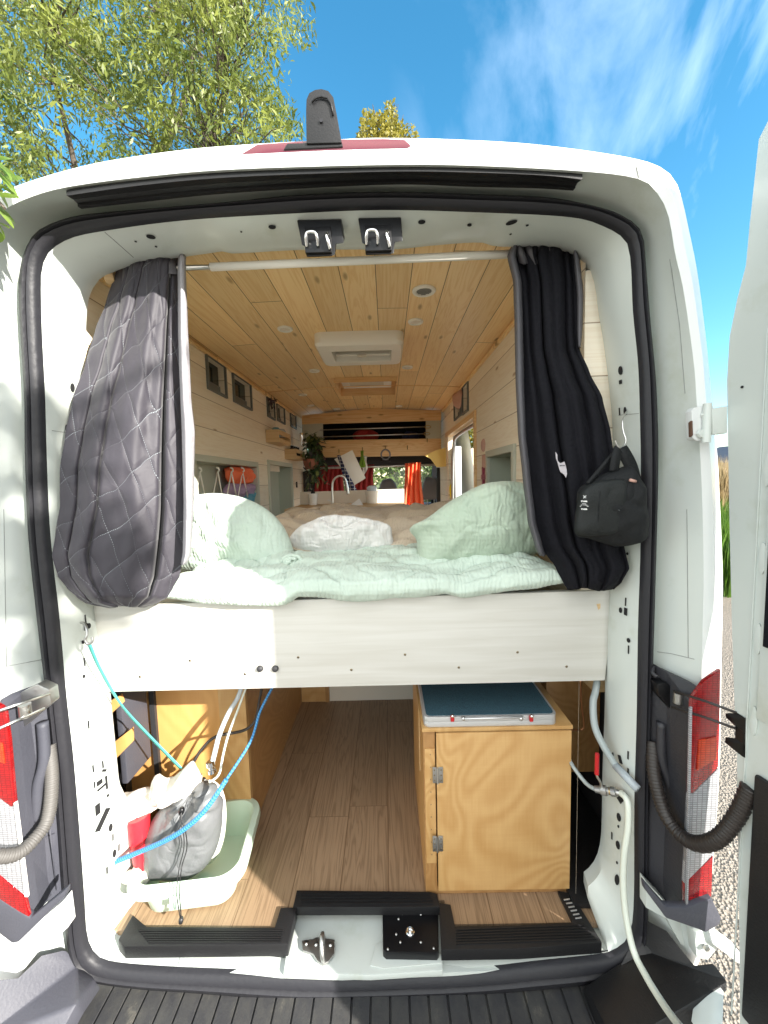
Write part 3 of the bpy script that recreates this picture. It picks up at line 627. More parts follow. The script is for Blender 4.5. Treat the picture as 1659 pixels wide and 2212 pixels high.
# bumper step: ribbed tread and rounded ends
zb = 2-1.545
st = MB(); x0, x1 = P(150,2160,-.04).x-.02, P(1345,2160,-.04).x
nr = 29; prof = []
for i in range(nr):
    a = x0+(x1-x0)*i/nr; b_ = x0+(x1-x0)*(i+1)/nr; g = .0035
    prof += [(a, zb-.008), (a+g, zb-.008), (a+g+.002, zb), (b_-.002, zb)]
prof.append((x1, zb-.008))
n = len(prof); vs = [Vector((x, .02, z)) for x, z in prof] + [Vector((x, -.26, z)) for x, z in prof] + [Vector((x, -.275, z-.03)) for x, z in prof] + [Vector((x, -.275, z-.2)) for x, z in prof]
st.add(vs, [(j*n+i, j*n+i+1, (j+1)*n+i+1, (j+1)*n+i) for j in range(3) for i in range(n-1)])
t = NT('tread_plastic', .6); nn_ = t.nd('TexNoise', {'Vector': t.map((7, 4, 3)), 'Scale': 3.2, 'Detail': 9.0, 'Roughness': .7}); 
t.col(t.ramp((nn_, 0), [(.40, (.032,.032,.035)), (.60, (.050,.049,.047)), (.74, (.13,.12,.10))])); n3 = t.nd('TexNoise', {'Vector': t.map((1,1,1)), 'Scale': 160.0}); t.bump((n3, 0), .2, .003)
bumper = st.build('bumper_step', 'tread_plastic', van)
MB().prism([P(143,2050,-.02), P(168,2085,-.02), P(205,2115,-.03), P(165,2170,-.12), P(128,2240,-.16), P(-60,2260,-.2), P(-60,2120,-.16), P(40,2110,-.1), P(90,2062,-.06)], (0,.02,-.06)).build('bumper_corner', 'grey_plastic', bumper, bevel=.008)
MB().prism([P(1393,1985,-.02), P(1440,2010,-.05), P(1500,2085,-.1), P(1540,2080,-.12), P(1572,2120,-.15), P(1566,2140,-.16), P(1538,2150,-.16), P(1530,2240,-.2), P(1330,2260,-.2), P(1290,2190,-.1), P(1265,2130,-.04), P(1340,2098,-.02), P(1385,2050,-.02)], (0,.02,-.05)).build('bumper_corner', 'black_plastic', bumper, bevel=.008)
MB().prism([P(1538,2152,-.165), P(1566,2142,-.165), P(1562,2260,-.24), P(1526,2260,-.24)], (0,.05,-.01)).build('bumper_end', 'jamb_paint', bumper, bevel=.006)
MB().tube([P(1355,2185,-.10), P(1405,2250,-.16)], .0025, 6).build('scuffed_edge', 'grey_plastic', bumper)
# ------------------------------------------------------------------ sill: rubber step trim, latch, striker
ZT = 2-1.412
def flat(pts, z, th=.012):
    return [PZ(a, b, z) for a, b in pts]
def trim(pts, drop, name='sill_trim'):
    return MB().prism([Vector((p.x,p.y,p.z)) for p in flat(pts, ZT+.004)], (0,0,-drop)).build(name, 'black_plastic', van, bevel=.004)
trim([(287,1975),(317,2001),(593,2003),(606,1960),(641,1959),(622,2040),(269,2045),(255,2030)], .042)
trim([(641,1923),(926,1926),(944,1930),(950,1959),(640,1960),(633,1959)], .03)
trim([(949,1950),(973,1954),(983,2001),(1106,1999),(1237,1992),(1205,1924),(1235,1930),(1297,2030),(1300,2036),(1120,2049),(953,2052)], .036)
for a, b, y0 in ((650,930,1931),(650,930,1938),(650,935,1945),(650,935,1952)):
    MB().bar(PZ(a, y0, ZT+.006), PZ(b, y0-1, ZT+.006), .003, .002).build('tread_ridge', 'black_plastic', van)
for k in range(6):
    MB().bar(PZ(300+k*4, 2010+k*5, ZT+.006), PZ(612-k*1, 2010+k*5, ZT+.006), .003, .002).build('tread_ridge', 'black_plastic', van)
    MB().bar(PZ(985, 2008+k*6, ZT+.006), PZ(1262+k*5, 1998+k*6, ZT+.006), .003, .002).build('tread_ridge', 'black_plastic', van)
    MB().bar(PZ(1218+k*5, 1944+k*8, ZT+.006), PZ(1231+k*5, 1942+k*8, ZT+.006), .003, .002).build('tread_ridge', 'alu', van)
# white pan of the sill, latch recess
pan = MB(); zr = 2-1.468
pan.prism([PZ(a, b, zr) for a, b in [(632,1962),(950,1958),(957,2096),(800,2106),(612,2102)]], (0,0,-.02))
pan.build('sill_pan', 'jamb_paint', van, bevel=.004)
pan2 = MB().prism([PZ(a, b, 2-1.480) for a, b in [(258,2030),(620,2070),(955,2060),(1300,2030),(1350,2045),(1283,2075),(1040,2098),(739,2110),(400,2098),(243,2086),(196,2050)]], (0,0,-.012)).build('sill_lip', 'jamb_paint', van)
MB().prism([PZ(a, b, zr+.004) for a, b in [(800,2085),(812,2040),(830,2030),(960,2062),(955,2080),(830,2092)]], (0,0,-.003)).build('sill_step', 'jamb_paint', van, bevel=.001)
bpl = MB().prism([PZ(a, b, zr+.030) for a, b in [(826,1972),(946,1966),(948,2052),(944,2058),(834,2056),(827,2050)]], (0,0,-.028)).build('striker_plate', 'bracket_black', van, bevel=.003)
for a, b in ((909,1975),(869,1974),(856,2018),(909,2035),(865,2035),(838,2050),(937,2048),(861,1985)):
    MB().lathe([(.0,.003),(.003,.002),(.0038,0)], PZ(a, b, zr+.031), (0,0,1), 10, False).build('screw', 'dull_steel', bpl, smooth=True)
c = PZ(886, 2013, zr+.03)
MB().lathe([(.014,0),(.014,.003),(.011,.005),(.0085,.004),(.0085,.001),(.006,.002),(.0,.006)], c, (0,0,1), 24, False).build('lock_bush', 'chrome', bpl, smooth=True, angle=R(30))
lt = MB().prism([PZ(a, b, zr+.012) for a, b in [(652,2031),(676,2028),(683,2024),(723,2029),(722,2060),(710,2076),(697,2083),(686,2076),(676,2060),(654,2053)]], (0,0,-.008)).build('latch_bracket', 'dull_steel', van, bevel=.002)
c = PZ(697, 2050, zr+.012)
MB().tube(spl([c+Vector((.006,-.03,0)), c+Vector((.004,-.03,.022)), c+Vector((0,-.012,.042)), c+Vector((0,.006,.044)), c+Vector((0,.016,.02)), c+Vector((0,.018,0))], 6), .0065, 10).build('latch_hook', 'dull_steel', lt, smooth=True)
for a, b in ((662,2038),(683,2040),(714,2041)):
    MB().lathe([(.0,.004),(.005,.003),(.006,0)], PZ(a, b, zr+.013), (0,0,1), 12, False).build('bolt', 'steel', lt, smooth=True)
MB().lathe([(.0045,0),(.0045,.001)], PZ(831, 1994+8, zr+.001), (0,0,1), 12).build('stamped_hole', 'hole_dark', van)
# ------------------------------------------------------------------ right rear door, folded open
TH = R(12); D = Vector((math.sin(TH), -math.cos(TH), 0)); DN = Vector((-math.cos(TH), -math.sin(TH), 0))
H0 = P(1573, 900, -.15); 
def DP(s_, z, o=0): return Vector((H0.x, H0.y, 0)) + D*s_ + DN*o + Vector((0,0,z))
edge_px = [(1598,2212),(1596,1921),(1591,1623),(1589,1602),(1581,1354),(1576,1147),(1572,935),(1570,823),(1576,726),(1592,647),(1611,573),(1619,487),(1639,301),(1659,261)]
el = []
for a, b in edge_px:
    q = PN(a, b, H0, DN); el.append(((q-Vector((H0.x,H0.y,q.z))).dot(D), q.z))
el = [(s_, z) for s_, z in el]
s1, z1 = el[-1]
outl = [(el[0][0], .60)] + el + [(s1+.03, z1+.035), (s1+.08, z1+.055), (.40, z1+.075), (.74, z1+.085), (.785, z1+.06), (.79, z1+.02), (.79, .62), (.77, .60)]
front = [DP(s_, z) for s_, z in outl]
door = MB().prism(front, -DN*.085).build('rear_door', 'jamb_paint', van, bevel=.008)
lx = P(-128,1050,-.085).x-.10
MB().prism([Vector((lx, .02+s_, z)) for s_, z in outl], (-.06,0,0)).build('rear_door', 'body_paint', van, bevel=.008)
def dbox(s0, s1_, z0, z1_, o0, o1, name, m, par=None, bev=.004):
    MB().prism([DP(s0,z0,o0), DP(s1_,z0,o0), DP(s1_,z1_,o0), DP(s0,z1_,o0)], DN*(o1-o0)).build(name, m, par or door, bevel=bev)
def s_at(px, py=1600):
    q = PN(px, py, H0, DN); return (q-Vector((H0.x, H0.y, q.z))).dot(D)
dbox(s_at(1611), s_at(1614), .68, 2.30, .0, .003, 'pressed_rib', 'jamb_paint', bev=.001); dbox(s_at(1634), .74, 1.45, 2.45, .0, .006, 'pressed_rib', 'jamb_paint', bev=.005)
dbox(s_at(1641), .74, .72, P(1641,1690,-.2).z+.06, .0, .012, 'door_card', 'black_plastic', bev=.006)
for z in (1.44, 1.63, 1.81, 2.0): MB().prism([DP(s_at(1628)+.007*math.cos(a), z+.035*math.sin(a), 0) for a in [2*math.pi*k/16 for k in range(16)]], DN*.004).build('pressed_dimple', 'jamb_paint', door, bevel=.0015)
q = PN(1604, 836, H0, DN); MB().lathe([(.0,.001),(.003,.001),(.003,0)], q+DN*.001, DN, 10).build('stamped_hole', 'hole_dark', door)
dbox(.10, .70, 1.62, 2.42, .008, .012, 'window_blind', 'black_cloth', bev=.003)
# hinge upper
hg = MB().prism([P(a, b, -.135) for a, b in [(1494,888),(1500,880),(1530,876),(1541,876),(1543,932),(1530,950),(1505,952),(1496,946)]], (0,.02,0)).build('hinge', 'body_paint', van, bevel=.004)
MB().prism([P(a, b, -.15) for a, b in [(1538,882),(1572,876),(1572,936),(1540,938)]], (0,.03,0)).build('hinge_leaf', 'jamb_paint', hg, bevel=.003)
MB().lathe([(.009,-.045),(.009,.045)], P(1527, 914, -.142), (0,0,1), 14).build('hinge_pin', 'jamb_paint', hg, smooth=True, angle=R(40))
for a, b in ((1524,897),(1514,937)): MB().lathe([(.0,.007),(.010,.006),(.012,0)], P(a, b, -.137), (0,-1,0), 6, False).build('bolt', 'jamb_paint', hg)
MB().prism([P(a, b, -.138) for a, b in [(1493,912),(1497,908),(1498,940),(1494,944)]], (0,.01,0)).build('rust_stain', 'rust', hg, bevel=.002)
# lower hinge under the corner cover
hl = MB().prism([P(a, b, -.13) for a, b in [(1500,2015),(1545,2000),(1550,2050),(1530,2075),(1505,2070)]], (0,.03,0)).build('hinge', 'jamb_paint', van, bevel=.004)
MB().prism([P(a, b, -.14) for a, b in [(1532,2010),(1600,2060),(1600,2085),(1540,2040)]], (0,.03,0)).build('hinge_leaf', 'body_paint', hl, bevel=.003)
MB().lathe([(.0,.006),(.008,.005),(.009,0)], P(1525, 2046, -.135), (0,-1,0), 6, False).build('bolt', 'steel', hl)
# check strap
cs = MB().prism([P(a, b, -.06) for a, b in [(1420,1478),(1440,1475),(1470,1495),(1498,1500),(1502,1530),(1490,1555),(1450,1535),(1422,1500)]], (0,.03,0)).build('check_strap', 'bracket_black', van, bevel=.004)
for a, b in (((1455,1493),(1592,1540)), ((1450,1527),(1590,1574))):
    MB().tube([P(a[0], a[1], -.09), P((a[0]+b[0])/2, (a[1]+b[1])/2-2, -.15), PN(b[0], b[1], H0, DN)], .0032, 8).build('check_rod', 'cable_brown', cs, smooth=True)
MB().lathe([(.012,-.014),(.012,.014)], P(1465, 1507, -.085), (0,0,1), 16).build('roller', 'dull_steel', cs, smooth=True, angle=R(40))
dbk = MB(); 
dbk.prism([PN(a, b, H0, DN)+DN*.0 for a, b in [(1593,1540),(1567,1541),(1568,1550),(1588,1568),(1588,1622),(1593,1624)]], D*.0+Vector((0,-.02,0))); dbk.build('strap_bracket', 'bracket_black', cs)
MB().prism([PN(a, b, H0, DN) for a, b in [(1593,1595),(1567,1592),(1566,1604),(1580,1616),(1593,1624)]], (0,-.02,0)).build('strap_bracket', 'bracket_black', cs)
# left check strap
cl_ = MB().prism([P(a, b, -.07) for a, b in [(22,1508),(80,1478),(106,1490),(110,1520),(84,1542),(34,1586),(26,1580)]], (0,.03,0)).build('check_strap', 'dull_steel', van, bevel=.004)
for a, b in (((108,1498),(-30,1545)), ((96,1530),(-30,1586))):
    MB().tube([P(a[0], a[1], -.085), P(b[0], b[1], -.19)], .0035, 8).build('check_rod', 'steel', cl_, smooth=True)
MB().lathe([(.014,-.017),(.014,.017)], P(54, 1535, -.10), (0,0,1), 16).build('roller', 'steel', cl_, smooth=True, angle=R(40))
# cable conduits (ribbed)
def conduit(ctrl, r0, name='cable_conduit', m='conduit'):
    p = resample(spl(ctrl, 14), 150, False); rs = [r0*(1+.13*math.sin(i*math.pi*2/2.5)) for i in range(150)]
    return MB().tube(p, rs, 12).build(name, m, van, smooth=True)
conduit([P(1409,1600,-.02), P(1414,1680,-.05), P(1440,1765,-.09), P(1490,1818,-.15), P(1545,1815,-.2), P(1590,1765,-.22), PN(1620,1700,H0,DN)], .0165, m='cable_brown')
conduit([P(106,1610,-.03), P(112,1680,-.05), P(104,1765,-.08), P(75,1812,-.12), P(35,1845,-.16), P(-30,1850,-.2)], .0155)
rb = MB().tube(spl([P(1412,1440,-.02),P(1409,1452,-.03),P(1418,1462,-.04)],6), .006, 8).build('rubber_stop', 'seal_rubber', van, smooth=True)
# ------------------------------------------------------------------ interior shell (parts of the van)
Y0, YS = .13, 3.00
def wall_mesh(x, y0, y1, z0, z1, holes, th):
    """wall in the plane x with rectangular holes (ya, yb, za, zb); th = thickness away from the room"""
    ys = sorted({y0, y1, *[h[0] for h in holes], *[h[1] for h in holes]}); zs = sorted({z0, z1, *[h[2] for h in holes], *[h[3] for h in holes]})
    mb = MB()
    for a, b in zip(ys, ys[1:]):
        for c, d in zip(zs, zs[1:]):
            my, mz = (a+b)/2, (c+d)/2
            if any(h[0] < my < h[1] and h[2] < mz < h[3] for h in holes): continue
            mb.add([(x,a,c),(x,b,c),(x,b,d),(x,a,d)], [(0,1,2,3)])
    for ya, yb, za, zb in holes:
        if za < ZF+.01 and yb < 1.5: continue
        mb.add([(x,ya,za),(x,yb,za),(x,yb,zb),(x,ya,zb),(x+th,ya,za),(x+th,yb,za),(x+th,yb,zb),(x+th,ya,zb)], [(0,1,5,4),(1,2,6,5),(2,3,7,6),(3,0,4,7)])
    mb.add([(x+th,y0,z0),(x+th,y1,z0),(x+th,y1,z1),(x+th,y0,z1)], []) 
    return mb
def rect(x, pts):
    q = [PX(a, b, x) for a, b in pts]; ys = [p.y for p in q]; zs = [p.z for p in q]
    return ((ys[0]+ys[3])/2, (ys[1]+ys[2])/2, (zs[2]+zs[3])/2, (zs[0]+zs[1])/2)
winL = [rect(XL, q) for q in ([(444,748),(483,777),(485,851),(449,839)], [(502,789),(539,813),(540,879),(504,867)], [(576,841),(591,851),(591,903),(577,897)], [(597,856),(612,866),(613,912),(598,907)], [(626,880),(637,886),(638,923),(627,920)])]
winR = [rect(XR, q) for q in ([(996,839),(982,849),(984,903),(996,897)], [(1012,830),(999,835),(1003,890),(1012,885)])]
zt = min(w_[3] for w_ in winL[:2]); 
winL = [(a, b, c, min(d, ZC-.04)) for a, b, c, d in winL]; winR = [(min(a,b), max(a,b), c, min(d, ZC-.04)) for a, b, c, d in winR]
nicheL = rect(XL, [(423,1001),(553,1006),(553,1090),(423,1110)]); nicheL = (nicheL[0], nicheL[1], 1.55, nicheL[3])
nicheL2 = rect(XL, [(582,1003),(629,1010),(629,1090),(582,1090)]); nicheL2 = (nicheL2[0], nicheL2[1], 1.60, nicheL2[3])
nicheR = rect(XR, [(1108,978),(1057,986),(1057,1040),(1112,1040)]); nicheR = (min(nicheR[:2]), max(nicheR[:2]), 1.7, nicheR[3])
doorR = rect(XR, [(1024,906),(962,944),(975,1080),(1030,1043)]); doorR = (min(doorR[:2]), 2.72, ZF, doorR[3] if doorR[3] < 2.5 else 2.45)
wl = wall_mesh(XL, Y0, 3.6, ZF, ZC+.02, winL+[nicheL, nicheL2, (Y0+.001,1.28,ZF+.001,1.40)], -.04).build('wall_lining', 'wall_pine', van)
wr = wall_mesh(XR, Y0, 3.6, ZF, ZC+.02, winR+[nicheR, (Y0+.001,1.28,ZF+.001,1.40), (doorR[0], doorR[1], ZF+.001, doorR[3])], .05).build('wall_lining', 'wall_pine', van)
def window(x, w_, sg, trimm='window_trim'):
    ya, yb, za, zb = w_; t_ = .014 ; 
    fr = MB()
    for lo, hi in (((x-.0,ya-t_,zb),(x+sg*.012,yb+t_,zb+t_)), ((x,ya-t_,za-t_),(x+sg*.012,yb+t_,za)), ((x,ya-t_,za),(x+sg*.012,ya,zb)), ((x,yb,za),(x+sg*.012,yb+t_,zb))):
        fr.box((min(lo[0],hi[0]),lo[1],lo[2]), (max(lo[0],hi[0]),hi[1],hi[2]))
    f = fr.build('window', trimm, van)
    MB().box((min(x-sg*.038,x-sg*.034),ya,za), (max(x-sg*.038,x-sg*.034),yb,zb)).build('window_pane', 'window_dark', f)
    d = (zb-za)*.3
    MB().box((min(x-sg*.03,x-sg*.022),ya+.01,za+.01), (max(x-sg*.03,x-sg*.022),yb-.01,za+d)).build('lower_sash', 'window_trim', f)
    return f
for w_ in winL: window(XL, w_, 1)
for w_ in winR: window(XR, w_, -1)
def niche(x, r_, sg, depth, fm, bm, name, fw=.035):
    ya, yb, za, zb = r_; f = MB()
    def bx(xa, xb, y_a, y_b, z_a, z_b): f.box((min(xa,xb), y_a, z_a), (max(xa,xb), y_b, z_b))
    bx(x, x+sg*.014, ya-fw, yb+fw, zb, zb+fw); bx(x, x+sg*.014, ya-fw, ya, za, zb); bx(x, x+sg*.014, yb, yb+fw, za, zb)
    fo = f.build(name, fm, van, bevel=.002); b = MB(); xo = x-sg*depth; e_ = .0015; ya += e_; yb -= e_; za += e_; zb -= e_
    b.add([(xo,ya,za),(xo,yb,za),(xo,yb,zb),(xo,ya,zb),(x,ya,za),(x,yb,za),(x,yb,zb),(x,ya,zb)], [(0,1,2,3),(0,1,5,4),(1,2,6,5),(2,3,7,6),(3,0,4,7)])
    b.build('niche_lining', bm, fo); return fo
nl = niche(XL, nicheL, 1, .10, 'sage_light', 'sage_light', 'wall_niche')
nl2 = niche(XL, nicheL2, 1, .12, 'sage_light', 'sage_paint', 'wall_niche')
nr_ = niche(XR, nicheR, -1, .12, 'sage_light', 'sage_paint', 'wall_niche')
ya, yb, za, zb = nicheL2; ym = ya+(yb-ya)*.55
MB().box((XL-.03,ya,zb-.05),(XL-.02,ym,zb)).build('shutter', 'counter_cream', nl2)
MB().box((XL-.115,ya+.01,za),(XL-.10,ym,zb-.05)).build('appliance_front', 'bracket_black', nl2, bevel=.002)
for k, (dy, w2, mm) in enumerate(((.03,.012,'alu'),(.09,.03,'dull_steel'),(.15,.01,'print_white'))):
    MB().box((XL-.10,ya+dy,za+.02),(XL-.08,ya+dy+w2,zb-.08)).build('appliance_trim', mm, nl2, bevel=.002)
ya, yb, za, zb = nicheR
MB().box((XR+.10,ya+.03,za),(XR+.11,ya+.05,zb-.07)).build('handle_slot', 'hole_dark', nr_)
hx0, hx1 = PZ(675,735,ZC-.03).x, PZ(874,722,ZC-.03).x; hy0, hy1 = 0.70, 1.22
hy0 = PZ(780,744,ZC-.05).y; hy1 = PZ(790,790,ZC-.05).y
print('hatch', hx0,hx1,hy0,hy1)
# ceiling of boards with a recess for the far vent
vy0, vy1 = 1.63, 2.14; vx0, vx1 = -.36, .07
vc = [P(a, b, 0) for a, b in ((722,820),)]
q0 = PZ(722, 822, ZC); q1 = PZ(856, 816, ZC); q2 = PZ(850, 846, ZC); vx0, vx1, vy0, vy1 = q0.x, q1.x, (q0.y+q1.y)/2, (q0.y+q1.y)/2+.44
cm = MB(); XM = (XL+XR)/2; HW = (XR-XL)/2
def zc(x): return ZC + .028*(1-((x-XM)/HW)**2) - .012
xs = sorted({vx0, vx1, *[XL-.01+(XR-XL+.02)*i/14 for i in range(15)]}); ysl = [Y0-.02, vy0, vy1, 3.6]
cells = []
hq = (hx0+.03, hx1-.03, hy0+.03, hy1-.03)
xs = sorted({*xs, hq[0], hq[1]}); ysl = sorted({*ysl, hq[2], hq[3]})
for a, b in zip(ysl, ysl[1:]):
    for c_, d in zip(xs, xs[1:]):
        if a >= hq[2]-1e-6 and b <= hq[3]+1e-6 and c_ >= hq[0]-1e-6 and d <= hq[1]+1e-6: continue
        if a == vy0 and vx0-1e-6 <= c_ and d <= vx1+1e-6: continue
        cells.append((c_,d,a,b))
for c_, d, a, b in cells: cm.add([(c_,a,zc(c_)),(d,a,zc(d)),(d,b,zc(d)),(c_,b,zc(c_))], [(0,1,2,3)])
cm.build('ceiling_lining', 'ceiling_pine', van)
zr_ = ZC+.055
rc = MB().add([(x,y,z) for z in (ZC-.02, zr_) for x, y in ((vx0,vy0),(vx1,vy0),(vx1,vy1),(vx0,vy1))], [(0,1,5,4),(1,2,6,5),(2,3,7,6),(3,0,4,7),(4,5,6,7)]).build('vent_recess', 'shelf_pine', van)
grl = MB().box((vx0+.03,vy0+.06,zr_-.03),(vx1-.03,vy1-.06,zr_-.004)).build('vent_grille', 'white_plastic', rc, bevel=.006)
for k in range(7): MB().box((vx0+.09,vy0+.1+k*.03,zr_-.034),(vx1-.09,vy0+.112+k*.03,zr_-.029)).build('grille_slat', 'counter_cream', grl)
ybm = PZ(1000, 833, ZC).y-.02
MB().grid(lambda u, v: Vector((XL+(XR-XL)*u, ybm+.012*v, zc(XL+(XR-XL)*u)-.002)), 16, 2).build('joint_strip', 'shelf_pine', van, solid=.004)
for sx_, x in ((1, XL), (-1, XR)):
    MB().box((min(x+sx_*.001, x+sx_*.016), Y0, ZC-.038), (max(x+sx_*.001, x+sx_*.016), 3.0, ZC-.022)).build('edge_moulding', 'ceiling_pine', van)
# roof hatch
def rr(x0, x1, y0, y1, r, z, n=6):
    out = []
    for cx, cy_, a0 in ((x1-r,y1-r,0),(x0+r,y1-r,90),(x0+r,y0+r,180),(x1-r,y0+r,270)):
        out += [Vector((cx+r*math.cos(R(a0+90*k/n)), cy_+r*math.sin(R(a0+90*k/n)), z)) for k in range(n+1)]
    return out
hb = MB(); lv = [rr(hx0+.02,hx1-.02,hy0+.02,hy1-.02,.04,ZC+.165), rr(hx0,hx1,hy0,hy1,.04,ZC+.02), rr(hx0,hx1,hy0,hy1,.04,ZC-.035), rr(hx0+.012,hx1-.012,hy0+.012,hy1-.012,.034,ZC-.05), rr(hx0+.075,hx1-.06,hy0+.09,hy1-.09,.012,ZC-.052), rr(hx0+.085,hx1-.07,hy0+.10,hy1-.10,.01,ZC+.165)]
n = len(lv[0]); hb.add([p for l_ in lv for p in l_], [(j*n+i, j*n+(i+1)%n, (j+1)*n+(i+1)%n, (j+1)*n+i) for j in range(len(lv)-1) for i in range(n)])
ho = hb.build('roof_hatch', 'white_plastic', van, smooth=True, angle=R(40))
MB().box((hx0+.05,hy0+.06,ZC+.17),(hx1-.03,hy1-.06,ZC+.176)).build('hatch_dome', 'dome', ho)
MB().box((hx0+.06,hy0+.08,ZC+.040),(hx1-.05,hy1-.08,ZC+.046)).build('flyscreen', 'screen_mesh', ho)
MB().box((hx0+.085,hy1-.135,ZC-.03),(hx1-.07,hy1-.115,ZC-.02)).build('blind_bar', 'white_plastic', ho, bevel=.002)
MB().box((hx0+.20,hy1-.14,ZC-.036),(hx0+.25,hy1-.11,ZC-.028)).build('blind_catch', 'counter_cream', ho, bevel=.002)
# downlights
def spot(px, py, r_=.036, vent=False):
    p = PZ(px, py, ZC); p.z = zc(p.x)
    o = MB().lathe([(r_,0),(r_,-.004),(r_*.93,-.008),(r_*.70,-.008),(r_*.66,-.003)], p, (0,0,1), 28, False).build('ceiling_vent' if vent else 'downlight', 'white_plastic', van, smooth=True, angle=R(30))
    MB().lathe([(r_*.67,0),(0,0)], p+Vector((0,0,-.0035)), (0,0,1), 24, False).build('vent_mesh' if vent else 'diffuser', 'counter_cream', o)
    if vent:
        for k in range(-3, 4):
            h = math.sqrt(max(0, (.62*r_)**2-(k*.009)**2)); MB().box((p.x-h,p.y+k*.009-.001,p.z-.006),(p.x+h,p.y+k*.009+.001,p.z-.004)).build('vent_bar', 'window_trim', o)
spot(916, 633, .046, True)
for a, b in ((898,699),(616,715),(880,796),(679,804),(654,853),(671,876),(727,885),(862,879)): spot(a, b)
# floor
na, nb_x = PZ(636,1945,ZF).x, PZ(960,1945,ZF).x
flm = MB()
for a, b, c_ in ((XL-.03, na, .062), (na, nb_x, .135), (nb_x, XR+.06, .062)): flm.box((a,c_,ZF-.02),(b,3.6,ZF))
fl = flm.build('floor_lining', 'floor_oak', van)
MB().box((XL-.2,.24,ZF-.10),(XR+.2,3.6,ZF-.021)).build('floor_pan', 'dash', van)
# cab: screen, side panels, dashboard, roof above cab
yc = 3.9
MB().box((-1.05,3.6,2.50),(.80,4.9,2.56)).build('cab_headlining', 'headlining', van)
cabf = MB(); 
cabf.box((-1.10,3.0,1.0),(-1.04,5.2,1.75)); cabf.box((.76,2.75,1.0),(.82,5.2,1.75)); cabf.box((-1.04,5.0,.9),(.76,5.3,1.62))
cabf.build('cab_side', 'seat_grey', van)
for a, b in (((-1.06,3.62,1.75),(-1.02,3.62,2.5)), ((-1.02,5.1,1.60),(-.98,4.35,2.5)), ((.74,5.1,1.60),(.70,4.35,2.5)), ((.78,3.62,1.75),(.74,3.62,2.5))): MB().bar(a, b, .09, .07).build('window_pillar', 'dash', van)
MB().add([(-1.0,5.08,1.6),(.74,5.08,1.6),(.70,4.36,2.5),(-.96,4.36,2.5)], [(0,1,2,3)]).build('windscreen', 'screen_glass', van)
# wood returns that close the lining against the steel frame
rp = [p for p in ring_ib if p.z > 1.38 and p.x > 0.3 and p.z < 2.62]; rp.sort(key=lambda p: p.z)
MB().add([v for p in rp for v in ((p.x+.004, p.y-.01, p.z), (XR, Y0+.004, p.z))], [(2*i, 2*i+1, 2*i+3, 2*i+2) for i in range(len(rp)-1)]).build('lining_return', 'wall_pine', van)
rp = [p for p in ring_ib if p.z > 1.38 and p.x < -0.5 and p.z < 2.62]; rp.sort(key=lambda p: p.z)
MB().add([v for p in rp for v in ((p.x-.004, p.y-.01, p.z), (XL, Y0+.004, p.z))], [(2*i, 2*i+1, 2*i+3, 2*i+2) for i in range(len(rp)-1)]).build('lining_return', 'wall_pine', van)
rp = [p for p in ring_ib if p.z > 2.4]; rp.sort(key=lambda p: p.x)
MB().add([v for p in rp for v in ((p.x, p.y-.01, p.z+.004), (max(XL, min(XR, p.x)), Y0-.015, ZC-.02))], [(2*i, 2*i+1, 2*i+3, 2*i+2) for i in range(len(rp)-1)]).build('lining_return', 'shelf_pine', van)
MB().box((-1.04,4.40,1.42),(.76,5.0,1.60)).build('dashboard', 'dash', van, bevel=.03)
sw = MB(); c = Vector((-.55+1.05,4.32,1.62)); 
sw.tube([c+Vector((.19*math.cos(a), .10*math.sin(a), .16*math.sin(a))) for a in [2*math.pi*k/28 for k in range(29)]], .013, 8, False); sw.build('steering_wheel', 'bracket_black', van, smooth=True)
# sliding-door opening: lintel, post, rubber edge
ya, yb, za, zb = doorR
MB().box((XR-.012,ya-.02,zb-.002),(XR+.05,yb+.1,zb+.042)).build('door_lintel', 'shelf_pine', van, bevel=.002)
MB().box((XR-.014,ya-.035,ZF),(XR+.06,ya-.001,zb+.042)).build('door_post', 'shelf_pine', van, bevel=.002)
edge = [Vector((XR+.03,yb-.02,1.0)), Vector((XR+.03,yb-.06,1.6)), Vector((XR+.03,yb-.10,2.15)), Vector((XR+.03,yb-.16,2.30)), Vector((XR+.03,yb-.30,zb-.035)), Vector((XR+.03,ya+.05,zb-.03))]
MB().tube(spl(edge, 8), .016, 8).build('door_opening_seal', 'dull_steel', van, smooth=True)
MB().box((XR+.05,yb-.10,ZF),(XR+.11,yb+.06,2.3)).build('door_pillar', 'body_paint', van, bevel=.01)
MB().box((XR+.045,yb-.05,1.75),(XR+.05,yb-.02,1.95)).build('striker', 'dull_steel', van, bevel=.002)
# outside front of the van: bonnet and wheels
for y in (4.4, .95):
    for x in (-1.02, .76):
        wb = MB().lathe([(.20,-.1),(.34,-.1),(.35,-.05),(.35,.05),(.34,.1),(.20,.1)], (x, y, .35), (1,0,0), 28).build('wheel', 'seal_rubber', van, smooth=True, angle=R(30))
        MB().lathe([(.21,-.06),(.10,-.02),(.05,-.04)], (x, y, .35), (1 if x < 0 else -1,0,0), 20).build('rim', 'steel', wb, smooth=True)
MB().box((-1.08,5.3,.42),(.82,5.9,1.25)).build('bonnet', 'body_paint', van, bevel=.08)
